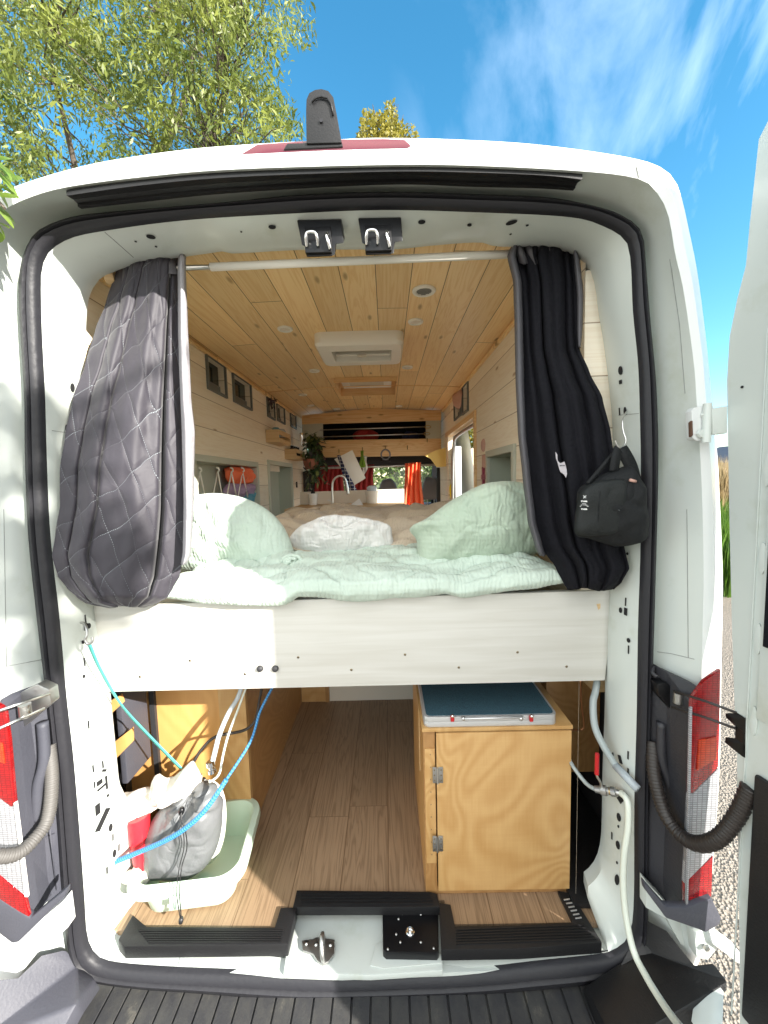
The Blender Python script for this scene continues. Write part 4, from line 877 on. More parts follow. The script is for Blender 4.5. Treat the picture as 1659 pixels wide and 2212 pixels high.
# ------------------------------------------------------------------ bed
bed = thing('bed', 'high transverse bed platform faced with a white washed pine board', 'bed')
by = .12
fr_ = [P(190,1310,by), P(1327,1275,by), P(1307,1470,by), P(222,1495,by)]
fb_ = MB().prism(fr_, (0,.024,0)).build('front_board', 'white_washed_wood', bed, bevel=.0015)
for a, b in ((410,1427),(302,1462),(644,1420),(759,1447),(529,1456),(875,1414),(991,1442),(1118,1409),(1224,1440)):
    MB().lathe([(.0,.0005),(.0032,.001),(.0042,0)], P(a, b, by-.0005), (0,-1,0), 12, False).build('screw', 'screw', fb_, smooth=True)
    MB().bar(P(a-1.8, b-1, by-.002), P(a+1.8, b+1, by-.002), .0012, .0006).build('screw_slot', 'hole_dark', fb_)
for a in (562, 595):
    MB().lathe([(.0,.010),(.006,.0095),(.0095,.006),(.0105,0)], P(a, 1444, by-.0005), (0,-1,0), 20, False).build('knob', 'dash', fb_, smooth=True)
MB().prism([P(a, b, by-.002) for a, b in [(1289,1305),(1297,1304),(1297,1313),(1293,1318)]], (0,.001,0)).build('chip', 'crate_wood', fb_)
MB().box((XL+.02,by+.03,1.36),(XR-.02,1.36,1.40)).build('bed_base', 'ply_frame', bed)
for k in range(6): MB().box((XL+.02,.22+k*.2,1.40),(XR-.02,.29+k*.2,1.42)).build('bed_slat', 'crate_wood', bed)
MB().box((XL+.02,by+.03,1.43),(XR-.02,1.38,1.585)).build('mattress', 'cotton', bed, bevel=.03)
def prof(tab, t):
    for a, b in zip(tab, tab[1:]):
        if t <= b[0]: u = (t-a[0])/(b[0]-a[0]); return a[1]+(b[1]-a[1])*u
    return tab[-1][1]
ptab = [(0,-.405),(.035,-.40),(.06,-.375),(.10,-.335),(.15,-.305),(.22,-.285),(.32,-.265),(.5,-.25),(1,-.215)]
ytab = [(0,.125),(.035,.092),(.06,.078),(.10,.088),(.15,.12),(.22,.17),(.32,.26),(.5,.48),(1,1.3)]
fx0, fx1 = P(352,1290,.1).x, P(1236,1245,.12).x
low = spl([Vector((a, b, 0)) for a, b in [(352,1283),(385,1291),(430,1298),(520,1305),(600,1307),(628,1297),(648,1282),(700,1287),(760,1297),(830,1291),(900,1285),(960,1278),(1000,1282),(1050,1277),(1120,1270),(1180,1258),(1236,1246)]], 6)
def duv(u, v):
    x = fx0+(fx1-fx0)*u; e = min(u, 1-u); ed = min(1, (e/.10))**.5
    px = 352+(1236-352)*u; j = min(range(len(low)), key=lambda k: abs(low[k].x-px)); zl = P(low[j].x, low[j].y, .09).z - (2-.405)
    y = prof(ytab, v); z = 2+prof(ptab, v)
    k = max(0, 1-v/.25); z += zl*k*.95
    z += (1-ed)*-.05*min(1, v/.15); y += (1-ed)*.03*k
    wv = nz3((x*3.2, y*7, 1), 1.6, 4)*.018*min(1, v*8) + nz3((x*9, y*22, 1), 1.2, 6)*.007 + .010*math.sin(x*11+y*16)*math.exp(-((v-.25)/.12)**2)
    wv -= .016*max(0, 1-abs(nz3((x*3.0, y*6.5, 2), 1.5, 33))*6)**2*min(1, v*6) + .008*max(0, 1-abs(nz3((x*7, y*12, 2), 1.5, 35))*5)**2*min(1, v*6)
    y += nz3((x*7, z*9, 0), 1.3, 8)*.014*k
    return Vector((x, y, z+wv))
duvet = MB().grid(duv, 280, 130).build('bed_cover', 'mint_muslin', None, smooth=True, solid=.006)
tag(duvet, 'pale mint crinkled muslin cover spread over the mattress', 'bed cover')
def blk(u, v):
    x = -.66+1.20*u; y = .42+1.02*v; z = 2-.232+.060*v + .05*math.sin(v*math.pi)*.6 - .10*max(0, (v-.93)/.07)**2 - .08*max(0,(abs(u-.5)-.40)/.10)**2 - .03*max(0,1-v/.08)
    z += nz3((x*2.6, y*5, 3), 1.6, 14)*.045 + nz3((x*6, y*13, 3), 1.3, 16)*.024
    z -= .03*max(0, 1-abs(nz3((x*2.2, y*4.5, 2), 1.5, 53))*5)**2
    return Vector((x + .02*nz3((x,y,0),6), y, z))
blanket = MB().grid(blk, 150, 110).build('blanket', 'beige_muslin', None, smooth=True, solid=.006)
tag(blanket, 'rumpled beige blanket at the far side of the bed', 'blanket')
pl = puff([P(a, b, .36) for a, b in [(416,1076),(471,1068),(530,1077),(577,1100),(612,1136),(632,1180),(640,1222),(612,1240),(559,1250),(501,1238),(413,1238),(340,1225),(325,1150),(350,1092)]], .10, wr=.016, ws=11, seed=2, dirv=(0,-.92,.38), back=.8, n=170, rings=40, p=2.6)
t_ = pl.build('pillow', 'mint_muslin', None, smooth=True); tag(t_, 'plump mint muslin pillow half in sunlight next to the quilted curtain', 'pillow', 'pillows on the bed')
cu = MB(); cc = P(632,1212,.26)
for k, r_ in enumerate((.030,.021,.012)):
    cu.tube([cc+Vector((r_*1.15*math.cos(a), -.012-k*.008, r_*.75*math.sin(a)-.002*k)) for a in [R(20*j+k*40) for j in range(15)]], .0075, 8)
cu.build('gathered_end', 'mint_muslin', t_, smooth=True)
pr = puff([P(a, b, .30) for a, b in [(884,1142),(917,1124),(964,1090),(1029,1054),(1076,1043),(1123,1045),(1175,1060),(1196,1120),(1180,1180),(1158,1196),(1087,1222),(1029,1241),(993,1246),(941,1237),(906,1226),(901,1190),(898,1165)]], .12, wr=.016, ws=11, seed=5, dirv=(0,-.92,.38), back=.8, n=170, rings=40, p=2.6)
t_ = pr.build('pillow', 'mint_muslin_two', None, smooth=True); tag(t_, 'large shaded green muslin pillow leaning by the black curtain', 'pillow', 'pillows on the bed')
tw_ = puff([P(a, b, .44) for a, b in [(624,1161),(659,1132),(706,1114),(765,1119),(835,1132),(847,1155),(845,1186),(794,1199),(735,1201),(677,1199),(636,1187)]], .07, wr=.030, ws=13, seed=8, dirv=(0,-.8,.5), n=130, rings=30)
t_ = tw_.build('towel', 'white_muslin', None, smooth=True); tag(t_, 'bundled white towel lying between the two pillows', 'towel')
# ------------------------------------------------------------------ curtains and rail
rail = thing('curtain_rail', 'white telescopic curtain rail across the rear opening', 'curtain rail')
ra, rb_, rc_ = P(228,583,.165), P(455,577,.165), P(1196,545,.165)
MB().tube([ra, rb_], .0075, 12).build('inner_tube', 'steel', rail, smooth=True); MB().tube([rb_, rc_], .0115, 14).build('outer_tube', 'white_plastic', rail, smooth=True)
for p, dx in ((P(239,598,.16), 1), (P(1194,546,.16), -1)):
    MB().lathe([(.0,-.012),(.022,-.012),(.022,.004),(.016,.012),(0,.012)], p, (1,.3,0), 20, False).build('wooden_cup', 'crate_wood', rail, smooth=True, angle=R(40))
MB().lathe([(.004,-.03),(.004,.03)], P(358,575,.15), (0,0,1), 8).build('clip', 'dull_steel', rail)
for k in range(4): MB().bar(P(352+k*5,578,.145), P(352+k*5,600,.145), .002, .002).build('clip_tooth', 'alu', rail)
def curtain(rows, folds, name, m, nu=150, nv=170, amp=.012, seed=0):
    """rows: (py, px_left, px_right, y_left, y_right); folds: (u0, u1, width, depth) from top to bottom"""
    y0, y1 = rows[0][0], rows[-1][0]
    def fn(u, v):
        py = y0+(y1-y0)*v; xl, xr, yl, yr = interp(rows, py); y = yl+(yr-yl)*u
        for a, b, w_, dd in folds:
            c_ = a+(b-a)*v; y += dd*math.exp(-((u-c_)/w_)**2)
        y += amp*nz3((u*4, v*2.2, 0), 1.3, seed) + amp*.16*nz3((u*9, v*12, 0), 1.4, seed+2)*min(1, v*2)
        y -= .035*math.sin(math.pi*min(1,max(0,u)))
        return P(xl+(xr-xl)*u, py + 5*nz3((u*3, v*3, 9), 1, seed), y)
    return MB().grid(fn, nu, nv)
rowsL = [(548,278,388,.16,.165),(580,254,386,.16,.165),(655,231,387,.15,.165),(711,209,388,.13,.16),(786,187,390,.09,.15),(860,160,393,.05,.14),(935,144,396,.03,.13),(1010,132,399,.012,.12),(1093,132,400,.0,.11),(1149,123,399,-.006,.10),(1197,115,396,-.012,.095),(1242,127,388,-.012,.09),(1266,146,374,-.008,.085),(1287,168,362,-.002,.08),(1300,188,340,.02,.08),(1309,235,312,.045,.08)]
cq = thing('quilted_curtain', 'dark grey quilted curtain with white diamond stitching, gathered at the rail', 'curtain', 'curtains at the rear opening')
curtain(rowsL, [(.42,.24,.016,.022),(.20,.10,.014,.018),(.86,.79,.022,.075),(.62,.58,.07,-.010),(.30,.20,.05,-.008)], 'x', None, 220, 240, .016, 3).build('quilted_panel', 'quilted_cloth', cq, smooth=True, solid=.008)
rowsB = [(548,386,401,.15,.15),(580,385,400,.145,.15),(711,386,405,.13,.14),(786,388,409,.115,.13),(860,391,412,.10,.12),(935,394,420,.09,.11),(1093,398,417,.07,.09),(1197,396,411,.06,.075),(1218,392,402,.06,.07)]
curtain(rowsB, [], 'x', None, 14, 80, .006, 6).build('border', 'sunlit_border_cloth', cq, smooth=True, solid=.004)
bd = MB(); 
for k, (a, b, c_, d) in enumerate([(268,300,284,306),(296,330,300,322),(330,352,322,352),(352,372,352,384)]):
    bd.add([P(a,546,.15),P(b,543,.15),P(d,592,.15),P(c_,592,.15),P((a+b)/2,544,.135),P((c_+d)/2,592,.135)], [(0,4,5,3),(4,1,2,5)])
bd.build('header_tape', 'grey_cloth', cq, smooth=True)
rowsR = [(524,1120,1243,.165,.15),(554,1113,1242,.16,.14),(610,1124,1246,.15,.13),(711,1127,1248,.14,.12),(756,1128,1251,.14,.11),(804,1129,1272,.135,.09),(860,1130,1300,.13,.06),(935,1133,1318,.125,.045),(1028,1143,1333,.12,.03),(1122,1154,1345,.11,.02),(1176,1168,1348,.10,.015),(1226,1202,1359,.09,.012),(1255,1216,1344,.085,.02),(1272,1226,1326,.085,.06)]
cb_ = thing('black_curtain', 'black curtain with grey borders gathered on the shaded side of the opening', 'curtain', 'curtains at the rear opening')
curtain(rowsR, [(.12,.28,.04,.018),(.36,.42,.03,.026),(.55,.64,.05,.012),(.80,.70,.05,.022),(.92,.95,.03,.012)], 'x', None, 150, 150, .014, 11).build('cloth_panel', 'black_cloth', cb_, smooth=True, solid=.005)
rowsG = [(524,1108,1122,.16,.165),(554,1097,1115,.155,.16),(610,1110,1126,.15,.15),(711,1113,1129,.14,.14),(823,1115,1131,.13,.135),(935,1120,1135,.125,.125),(1028,1130,1145,.12,.12),(1122,1141,1156,.11,.11),(1185,1158,1172,.10,.10),(1200,1168,1178,.10,.10)]
curtain(rowsG, [], 'x', None, 10, 70, .006, 13).build('border', 'grey_cloth', cb_, smooth=True, solid=.004)
rowsH = [(536,1238,1247,.145,.145),(562,1240,1251,.14,.14),(636,1246,1259,.13,.135),(711,1247,1257,.12,.13),(750,1250,1253,.11,.12)]
curtain(rowsH, [], 'x', None, 8, 40, .004, 15).build('border', 'grey_cloth', cb_, smooth=True, solid=.004)
hd = MB()
for a, b, c_, d in [(1108,1126,1122,1142),(1126,1150,1146,1166),(1152,1172,1170,1184),(1174,1190,1186,1200)]:
    hd.add([P(a,522,.15),P(b,522,.15),P(d,568,.14),P(c_,568,.14),P((a+b)/2+3,522,.13),P((c_+d)/2,572,.12)], [(0,4,5,3),(4,1,2,5)])
hd.build('header_tape', 'grey_cloth', cb_, smooth=True, solid=.002)
def zb_(a, b): return (1177+a*.144, 956+b*.144)
pt = [(160,140),(185,180),(192,270),(230,312),(295,285),(322,380),(333,470),(318,525),(290,480),(235,440),(212,370),(196,310),(170,240)]
MB().prism([P(*zb_(a,b), .040) for a, b in pt], (0,.002,0)).build('torn_patch', 'patch', cb_)
MB().prism([P(*zb_(a,b), .038) for a, b in [(225,340),(300,338),(296,352),(262,345),(230,356)]], (0,.001,0)).build('patch_mark', 'dash', cb_)
MB().tube([P(1266,1178,.03)+Vector((.007*math.cos(R(k*20)), 0, .011*math.sin(R(k*20)))) for k in range(16)], .001, 6).build('eyelet', 'dull_steel', cb_, smooth=True)
# ------------------------------------------------------------------ bag on its hook
hk = MB().tube(spl([P(1356,888,.03),P(1351,893,.02),P(1345,908,.0),P(1346,930,-.01),P(1352,950,-.02),P(1348,962,-.025),P(1339,967,-.03),P(1333,962,-.03),P(1329,952,-.03)], 8), .0022, 8).build('wire_hook', 'steel', None, smooth=True)
tag(hk, 'bent steel wire hook holding the black bag on the door frame', 'hook')
bag = thing('shoulder_bag', 'black shoulder bag with small white print hanging on the door frame', 'bag')
bo = [(1249,1057),(1278,1038),(1307,1022),(1330,1014),(1343,1009),(1361,1006),(1377,1031),(1387,1050),(1391,1086),(1397,1145),(1390,1165),(1370,1176),(1333,1181),(1307,1175),(1269,1163),(1245,1158),(1239,1136),(1245,1086)]
puff([P(a, b, -.03) for a, b in bo], .05, wr=.012, ws=14, seed=21, n=90, rings=16, p=3).build('bag_body', 'bag_cloth', bag, smooth=True)
fo = [(1256,1059),(1280,1043),(1310,1036),(1345,1035),(1354,1048),(1350,1090),(1346,1128),(1336,1148),(1312,1157),(1250,1156),(1241,1134),(1248,1090)]
bf = puff([P(a, b, -.068) for a, b in fo], .018, wr=.005, ws=14, seed=22, n=80, rings=10, p=4, back=.3).build('flap', 'bag_panel', bag, smooth=True)
ftree = BVHTree.FromPolygons([tuple(v.co) for v in bf.data.vertices], [tuple(p.vertices) for p in bf.data.polygons])
MB().tube([hit(a, b, .001, ftree)[0] for a, b in [(1296,1062),(1294,1090),(1292,1120),(1291,1150)]], .0012, 6).build('stitching', 'bag_cloth', bf)
for pts, w_ in (([(1336,968,-.03),(1331,985,-.04),(1326,1018,-.04)], .012), ([(1341,968,-.03),(1352,985,-.035),(1364,1010,-.035),(1372,1040,-.04)], .016), ([(1330,975,-.02),(1300,1010,-.03),(1270,1045,-.04)], .006), ([(1384,1040,-.05),(1392,1110,-.05),(1397,1150,-.045)], .003)):
    q = spl([P(*p) for p in pts], 6); vs = []
    for i, p in enumerate(q):
        t = (q[min(i+1, len(q)-1)]-q[max(0, i-1)]).normalized(); a = t.cross(Vector((0,1,0))).normalized()*w_
        vs += [p-a, p+a]
    MB().add(vs, [(2*i, 2*i+1, 2*i+3, 2*i+2) for i in range(len(q)-1)]).build('strap', 'bag_cloth', bag, smooth=True, solid=.004)
def text(s, px, py, tree, size, name, m, par, y=None, rot=0, bold=False):
    cu_ = bpy.data.curves.new('t', 'FONT'); cu_.body = s; cu_.align_x = 'CENTER'; cu_.align_y = 'CENTER'; cu_.size = size; cu_.extrude = .0004; cu_.offset = .0004 if bold else 0
    to = bpy.data.objects.new('t', cu_); S.collection.objects.link(to); bpy.context.view_layer.update()
    me = bpy.data.meshes.new_from_object(to.evaluated_get(bpy.context.evaluated_depsgraph_get())); bpy.data.objects.remove(to); bpy.data.curves.remove(cu_)
    p, n_ = hit(px, py, .0012, tree); o = bpy.data.objects.new(name, me); S.collection.objects.link(o); me.materials.clear(); me.materials.append(M[m])
    zz = n_.normalized(); xx = Vector((0,0,1)).cross(zz).normalized(); yy = zz.cross(xx)
    o.matrix_world = Matrix(((xx.x,yy.x,zz.x,p.x),(xx.y,yy.y,zz.y,p.y),(xx.z,yy.z,zz.z,p.z),(0,0,0,1))); me.transform(o.matrix_world); o.matrix_world = Matrix()
    o.parent = par; return o
text('TRAVEL', 1262, 1083, ftree, .0042, 'printed_word', 'print_white', bf, bold=True)
text('TRAVEL', 1262, 1100, ftree, .0040, 'printed_word', 'print_white', bf, bold=True)
for a, w_ in ((1088.5,4.0),(1091,6.5),(1093.5,9)):
    MB().bar(hit(1262-w_, a, .001, ftree)[0], hit(1262+w_, a, .001, ftree)[0], .0006, .0012).build('printed_line', 'print_white', bf)
pc = hit(1263.5, 1073.5, .0016, ftree)[0]
for a, b, w_ in (((-3,-3),(3,3),.0014), ((-1,1.5),(-3.6,3.2),.0012),((1,-1),(3.4,-3.2),.0012),((-.4,1.2),(-2.6,-.4),.0009)):
    MB().bar(pc+Vector((a[0]*.0011,0,a[1]*.0011)), pc+Vector((b[0]*.0011,0,b[1]*.0011)), .0008, w_).build('printed_plane', 'print_white', bf)
MB().tube([hit(1334,1101,.001,ftree)[0], hit(1341,1104,.001,ftree)[0]], .0012, 6).build('zip_pull', 'steel', bf)
MB().tube([P(1361,1037,-.075), P(1373,1040,-.07)], .004, 8).build('buckle', 'pink_box', bag, smooth=True)
# ------------------------------------------------------------------ luggage space: cabinets
rcab = thing('plywood_cabinet', 'oiled plywood cabinet with a hinged door under the bed', 'cabinet', 'cabinets under the bed')
cy0 = .155; cx0, cx1 = P(914,1600,cy0).x, P(1231,1600,cy0).x; ct = P(1070,1566,cy0).z
MB().box((cx0,cy0+.014,ZF),(cx0+.016,.70,ct-.012)).build('side_panel', 'ply_orange', rcab)
MB().box((cx1-.016,cy0+.014,ZF),(cx1,.70,ct-.012)).build('side_panel', 'ply_orange', rcab)
MB().box((cx0+.016,.68,ZF),(cx1-.016,.698,ct-.012)).build('back_panel', 'ply_orange', rcab)
MB().box((cx0-.004,cy0-.012,ct-.012),(cx1+.004,.705,ct)).build('worktop', 'plywood', rcab, bevel=.001)
dx0 = P(943,1700,cy0).x
MB().box((cx0,cy0,ZF),(dx0-.003,cy0+.0135,ct-.0125)).build('stile', 'ply_frame', rcab, bevel=.001)
MB().box((cx0+.004,cy0-.004,P(930,1862,cy0).z),(dx0-.004,cy0-.0002,P(930,1616,cy0).z)).build('hinge_strip', 'plywood', rcab, bevel=.0005)
MB().box((dx0-.0028,cy0,ZF),(cx1,cy0+.0135,ZF+.028)).build('bottom_rail', 'ply_frame', rcab, bevel=.001)
dr = MB().box((dx0,cy0-.014,ZF+.026),(cx1-.001,cy0-.001,ct-.016)).build('door', 'plywood', rcab, bevel=.0012)
for py in (1674, 1822):
    c_ = P(945, py, cy0-.015); h_ = .028
    hp = MB().box((c_.x-.016,cy0-.0165,c_.z-h_),(c_.x+.018,cy0-.0145,c_.z+h_)).build('hinge', 'dull_steel', dr, bevel=.0008)
    MB().lathe([(.0035,-h_),(.0035,h_)], (c_.x,cy0-.018,c_.z), (0,0,1), 12).build('hinge_barrel', 'steel', dr, smooth=True, angle=R(40))
    for sx_ in (-.010, .012):
        for sz in (-.018, 0, .018): MB().lathe([(0,.0012),(.0022,.001),(.0028,0)], (c_.x+sx_,cy0-.0166,c_.z+sz), (0,-1,0), 8, False).build('screw', 'screw', dr)
for k in range(9): MB().lathe([(0,.0008),(.0018,.0006),(.002,0)], P(930-.5+k*.4, 1630+k*27, cy0-.0045), (0,-1,0), 8, False).build('screw', 'screw', rcab)
MB().box((cx0-.003,.30,ct-.27),(cx0-.0005,.31,ct-.02)).build('side_strip', 'crate_wood', rcab)
case = thing('folding_table', 'silver folding case table with dark teal carpet top and red catches', 'folding table')
kx0, kx1 = P(916,1560,.15).x, P(1204,1560,.15).x
ky0, ky1 = .148, .58
b0 = rr(kx0,kx1,ky0,ky1,.02,ct+.001); MB().prism(b0, (0,0,.017)).build('lower_frame', 'alu', case, bevel=.003); MB().prism([p+Vector((0,0,.0175)) for p in b0], (0,0,.017)).build('upper_frame', 'alu', case, bevel=.003)
MB().prism(rr(kx0+.008,kx1-.008,ky0+.008,ky1-.008,.015,ct+.033), (0,0,.004)).build('carpet_top', 'case_carpet', case)
for px in (977, 1147):
    a = P(px, 1551, ky0-.003); MB().box((a.x-.006,a.y-.006,a.z-.010),(a.x+.006,a.y+.002,a.z+.010)).build('catch', 'red_handle', case, bevel=.002)
    MB().lathe([(.0,.008),(.004,.007),(.005,0)], a+Vector((0,-.004,.011)), (0,-1,0), 12, False).build('catch_pin', 'chrome', case, smooth=True)
MB().tube([P(996,1553,ky0-.008), P(1130,1549,ky0-.008)], .0035, 8).build('handle', 'alu', case, smooth=True)
for px in (1001, 1125): MB().lathe([(.0,.008),(.005,.007),(.006,0)], P(px,1551,ky0-.004), (0,-1,0), 12, False).build('handle_mount', 'steel', case, smooth=True)
lcab = thing('orange_cabinet', 'tall honey coloured wooden cabinet beside the mint tub', 'cabinet', 'cabinets under the bed')
ly = .415; lx0, lx1 = P(280,1640,ly).x, P(538,1640,ly).x; sx_ = P(480,1640,ly).x
MB().box((lx0,ly,ZF),(sx_,ly+.015,1.35)).build('front_panel', 'ply_orange', lcab, bevel=.001)
MB().box((sx_+.001,ly-.004,ZF),(lx1,ly+.02,1.35)).build('corner_board', 'plywood', lcab, bevel=.0015)
MB().box((lx1-.015,ly+.021,ZF),(lx1,1.33,1.35)).build('side_panel', 'ply_frame', lcab)
MB().box((lx0,ly+.016,ZF),(lx0+.012,1.24,1.35)).build('side_panel', 'ply_frame', lcab)
a = P(527,1750,ly-.005); MB().box((a.x-.018,ly-.007,a.z-.007),(a.x+.018,ly-.0045,a.z+.007)).build('corner_bracket', 'alu', lcab, bevel=.001)
for k in (-.01,0,.01): MB().lathe([(0,.001),(.0018,0)], (a.x+k,ly-.0072,a.z), (0,-1,0), 8, False).build('screw', 'hole_dark', lcab)
fr2 = thing('slatted_rack', 'short wooden rack with slanting rails behind the lit door frame', 'rack')
for pts in ([(221,1524),(258,1503),(264,1520),(225,1556)], [(230,1616),(283,1575),(284,1605),(235,1655)]):
    MB().prism([P(a, b, .20) for a, b in pts], (0,.016,0)).build('rail', 'ply_orange', fr2, bevel=.002)
MB().box((lx0-.02,.375,ZF+.02),(lx0-.002,.385,1.35)).build('upright', 'bracket_black', fr2)
MB().box((XL-.03,.22,.95),(XL-.01,.36,1.34)).build('wheel_housing', 'grey_plastic', van, bevel=.004)
MB().box((XL-.03,.40,ZF),(XL-.01,1.3,1.36)).build('side_skin', 'dash', van)
ep = thing('end_panel', 'pale panel closing the luggage space under the bed', 'panel')
MB().box((lx1,1.34,ZF),(P(711,1490,1.34).x,1.35,1.35)).build('plywood_side', 'plywood', ep); MB().box((P(711,1490,1.34).x+.001,1.345,ZF),(.84,1.355,1.35)).build('cream_board', 'counter_cream', ep)
MB().box((P(703,1490,1.34).x,1.33,ZF),(P(711,1490,1.34).x,1.342,1.35)).build('batten', 'ply_frame', ep)
bx_ = thing('storage_box', 'brown wooden storage box in the dark corner behind the hoses', 'box')
x0_, x1_ = cx1+.03, .83
MB().box((x0_,.42,ZF+.22),(x1_,.75,ct+.01)).build('box_body', 'ply_frame', bx_, bevel=.003); MB().box((x0_-.005,.41,ct+.012),(x1_+.005,.76,ct+.024)).build('lid', 'ply_orange', bx_, bevel=.002)
MB().box((x1_-.09,.30,ct+.02),(x1_-.02,.40,ct+.10)).build('carton', 'crate_wood', bx_, bevel=.002)
MB().box((.84,.12,ZF),(.85,1.34,1.42)).build('side_skin', 'dash', van)
MB().box((XR-.02,.10,ZF+.002),(x1_,1.30,ZF+.02)).build('rubber_mat', 'black_plastic', van)
# ------------------------------------------------------------------ wash tub and what is in it
tub = thing('wash_tub', 'mint green plastic wash tub on the floor behind the sill', 'tub')
tc0 = Vector((-.712, .240, 0)); TR = Matrix.Rotation(R(6), 3, 'Z')
def tl(hx, hy, r_, z): return [TR @ p + tc0 for p in rr(-hx, hx, -hy, hy, r_, z, 8)]
lv = [tl(.130,.118,.05,ZF+.002), tl(.142,.130,.055,ZF+.012), tl(.158,.146,.06,ZF+.100), tl(.187,.172,.075,ZF+.102), tl(.192,.177,.078,ZF+.114), tl(.188,.172,.075,ZF+.136), tl(.168,.154,.065,ZF+.140), tl(.160,.147,.06,ZF+.128), tl(.138,.126,.05,ZF+.016), tl(.06,.06,.03,ZF+.010)]
n = len(lv[0]); mb = MB().add([p for l_ in lv for p in l_], [(j*n+i, j*n+(i+1)%n, (j+1)*n+(i+1)%n, (j+1)*n+i) for j in range(len(lv)-1) for i in range(n)] + [tuple(range(n)), tuple(range(10*n-n, 10*n))])
mb.build('basin', 'mint_plastic', tub, smooth=True, angle=R(45))
gp = MB().prism([TR @ Vector(p)+tc0 for p in ((-.03,-.177,ZF+.075),(.07,-.177,ZF+.075),(.07,-.177,ZF+.118),(-.03,-.177,ZF+.118))], TR @ Vector((0,-.008,0))).build('grip', 'mint_plastic', tub, bevel=.004)
def kn(p, s_):
    k = P(392,1749,.13); d = Vector((p.x-k.x, 0, p.z-k.z)); r_ = d.length; a = math.atan2(d.z, d.x)
    return -.040*math.exp(-(r_/.03)**2) + .0105*math.sin(a*15+2*math.sin(a*3))*math.exp(-r_/.075)*min(1, r_/.012) + .006*math.sin(a*9+3)*math.exp(-((r_-.07)/.06)**2)
sk = thing('drawstring_sack', 'round grey nylon sack tied with a black cord standing in the tub', 'sack')
puff([P(a, b, .20) for a, b in [(325,1777),(347,1747),(373,1727),(403,1706),(433,1694),(463,1699),(478,1722),(481,1762),(474,1815),(455,1857),(422,1880),(373,1884),(328,1882),(315,1856),(313,1815)]], .085, wr=.008, ws=14, seed=31, n=180, rings=40, back=.5, p=2.8, crease=kn, ridge=.3).build('sack_body', 'sack_cloth', sk, smooth=True)
for off in (0, 5):
    MB().tube(spl([P(392,1755,.10), P(388+off,1772,.09), P(396+off,1798,.085), P(397+off*1.3,1833,.09), P(388+off,1871,.09), P(383+off*1.2,1905,.055), P(382+off*1.2,1935,.035), P(388+off*.6,1975,.03), P(391,1992,.03)], 8), .0017, 6).build('cord', 'cable_black', sk, smooth=True)
MB().lathe([(.0,-.009),(.006,-.008),(.007,0),(.006,.008),(0,.009)], P(391,1988,.03), (.2,0,1), 12, False).build('cord_knot', 'cable_black', sk, smooth=True)
MB().lathe([(.0,-.012),(.008,-.01),(.010,0),(.007,.012),(0,.014)], P(392,1752,.115), (.3,-.2,1), 12, False).build('toggle', 'bracket_black', sk, smooth=True)
wt = puff([P(a, b, .245) for a, b in [(395,1700),(430,1684),(465,1688),(484,1715),(489,1765),(482,1820),(463,1858),(430,1868),(380,1800)]], .02, n=80, rings=8, back=.6, p=5).build('plastic_bowl', 'white_plastic', None, smooth=True)
tag(wt, 'white plastic bowl standing on edge behind the grey sack', 'bowl')
a, b = P(297,1762,.17), P(309,1884,.155)
rd = MB().tube([a, a.lerp(b,.04), a.lerp(b,.5), b], [.036,.037,.030,.023], 24).build('red_beaker', 'red_plastic', None, smooth=True, angle=R(50)); tag(rd, 'tall red plastic beaker in the tub under the white cloths', 'beaker')
c1_ = puff([P(a, b, .20) for a, b in [(231,1781),(246,1762),(261,1747),(255,1722),(284,1708),(317,1703),(345,1715),(350,1735),(328,1753),(310,1772),(284,1785),(246,1791)]], .05, wr=.034, ws=15, seed=41, n=130, rings=30).build('cotton_cloth', 'cotton', None, smooth=True)
tag(c1_, 'crumpled off-white cotton cloth hanging over the red beaker', 'cloth', 'white cloths piled in the tub')
c2_ = puff([P(a, b, .21) for a, b in [(330,1690),(336,1674),(352,1676),(370,1680),(392,1664),(414,1649),(431,1682),(427,1704),(392,1722),(358,1738),(338,1725)]], .05, wr=.034, ws=15, seed=47, n=130, rings=30).build('cotton_cloth', 'cotton', None, smooth=True)
tag(c2_, 'folded off-white cotton cloth resting on top of the grey sack', 'cloth', 'white cloths piled in the tub')
c3_ = puff([P(a, b, .14) for a, b in [(262,1905),(270,1885),(300,1875),(320,1888),(322,1905),(290,1912)]], .02, wr=.012, ws=26, seed=49, n=50, rings=9).build('cotton_rag', 'cotton', None, smooth=True); tag(c3_, 'small pale rag at the bottom of the mint tub', 'cloth')
# straps, ropes and hoses on the sunny side
sh = thing('tie_down_strap', 'turquoise strap clipped to the door frame by a steel snap hook', 'strap')
q = spl([P(193,1392,-.01), P(215,1443,.02), P(250,1505,.08), P(284,1549,.14), P(340,1608,.19), P(391,1660,.22)], 8); vs = []
for i, p in enumerate(q):
    t = (q[min(i+1, len(q)-1)]-q[max(0, i-1)]).normalized(); s_ = t.cross(Vector((.35,1,0))).normalized()*.0078; vs += [p-s_, p+s_]
MB().add(vs, [(2*i, 2*i+1, 2*i+3, 2*i+2) for i in range(len(q)-1)]).build('webbing', 'teal_strap', sh, smooth=True, solid=.0025)
MB().tube(spl([P(175,1345,.03), P(182,1347,.01), P(187,1358,-.005), P(188,1372,-.012), P(184,1382,-.015), P(190,1391,-.015), P(199,1386,-.014), P(199,1376,-.012)], 6), .0036, 8).build('snap_hook', 'dull_steel', sh, smooth=True)
rp_ = thing('bungee_rope', 'thick blue braided rope looping across the grey sack', 'rope')
MB().tube(spl([P(589,1484,.30), P(575,1510,.28), P(560,1542,.26), P(541,1602,.22), P(489,1684,.14)], 10), .0048, 10).build('thin_end', 'blue_rope', rp_, smooth=True)
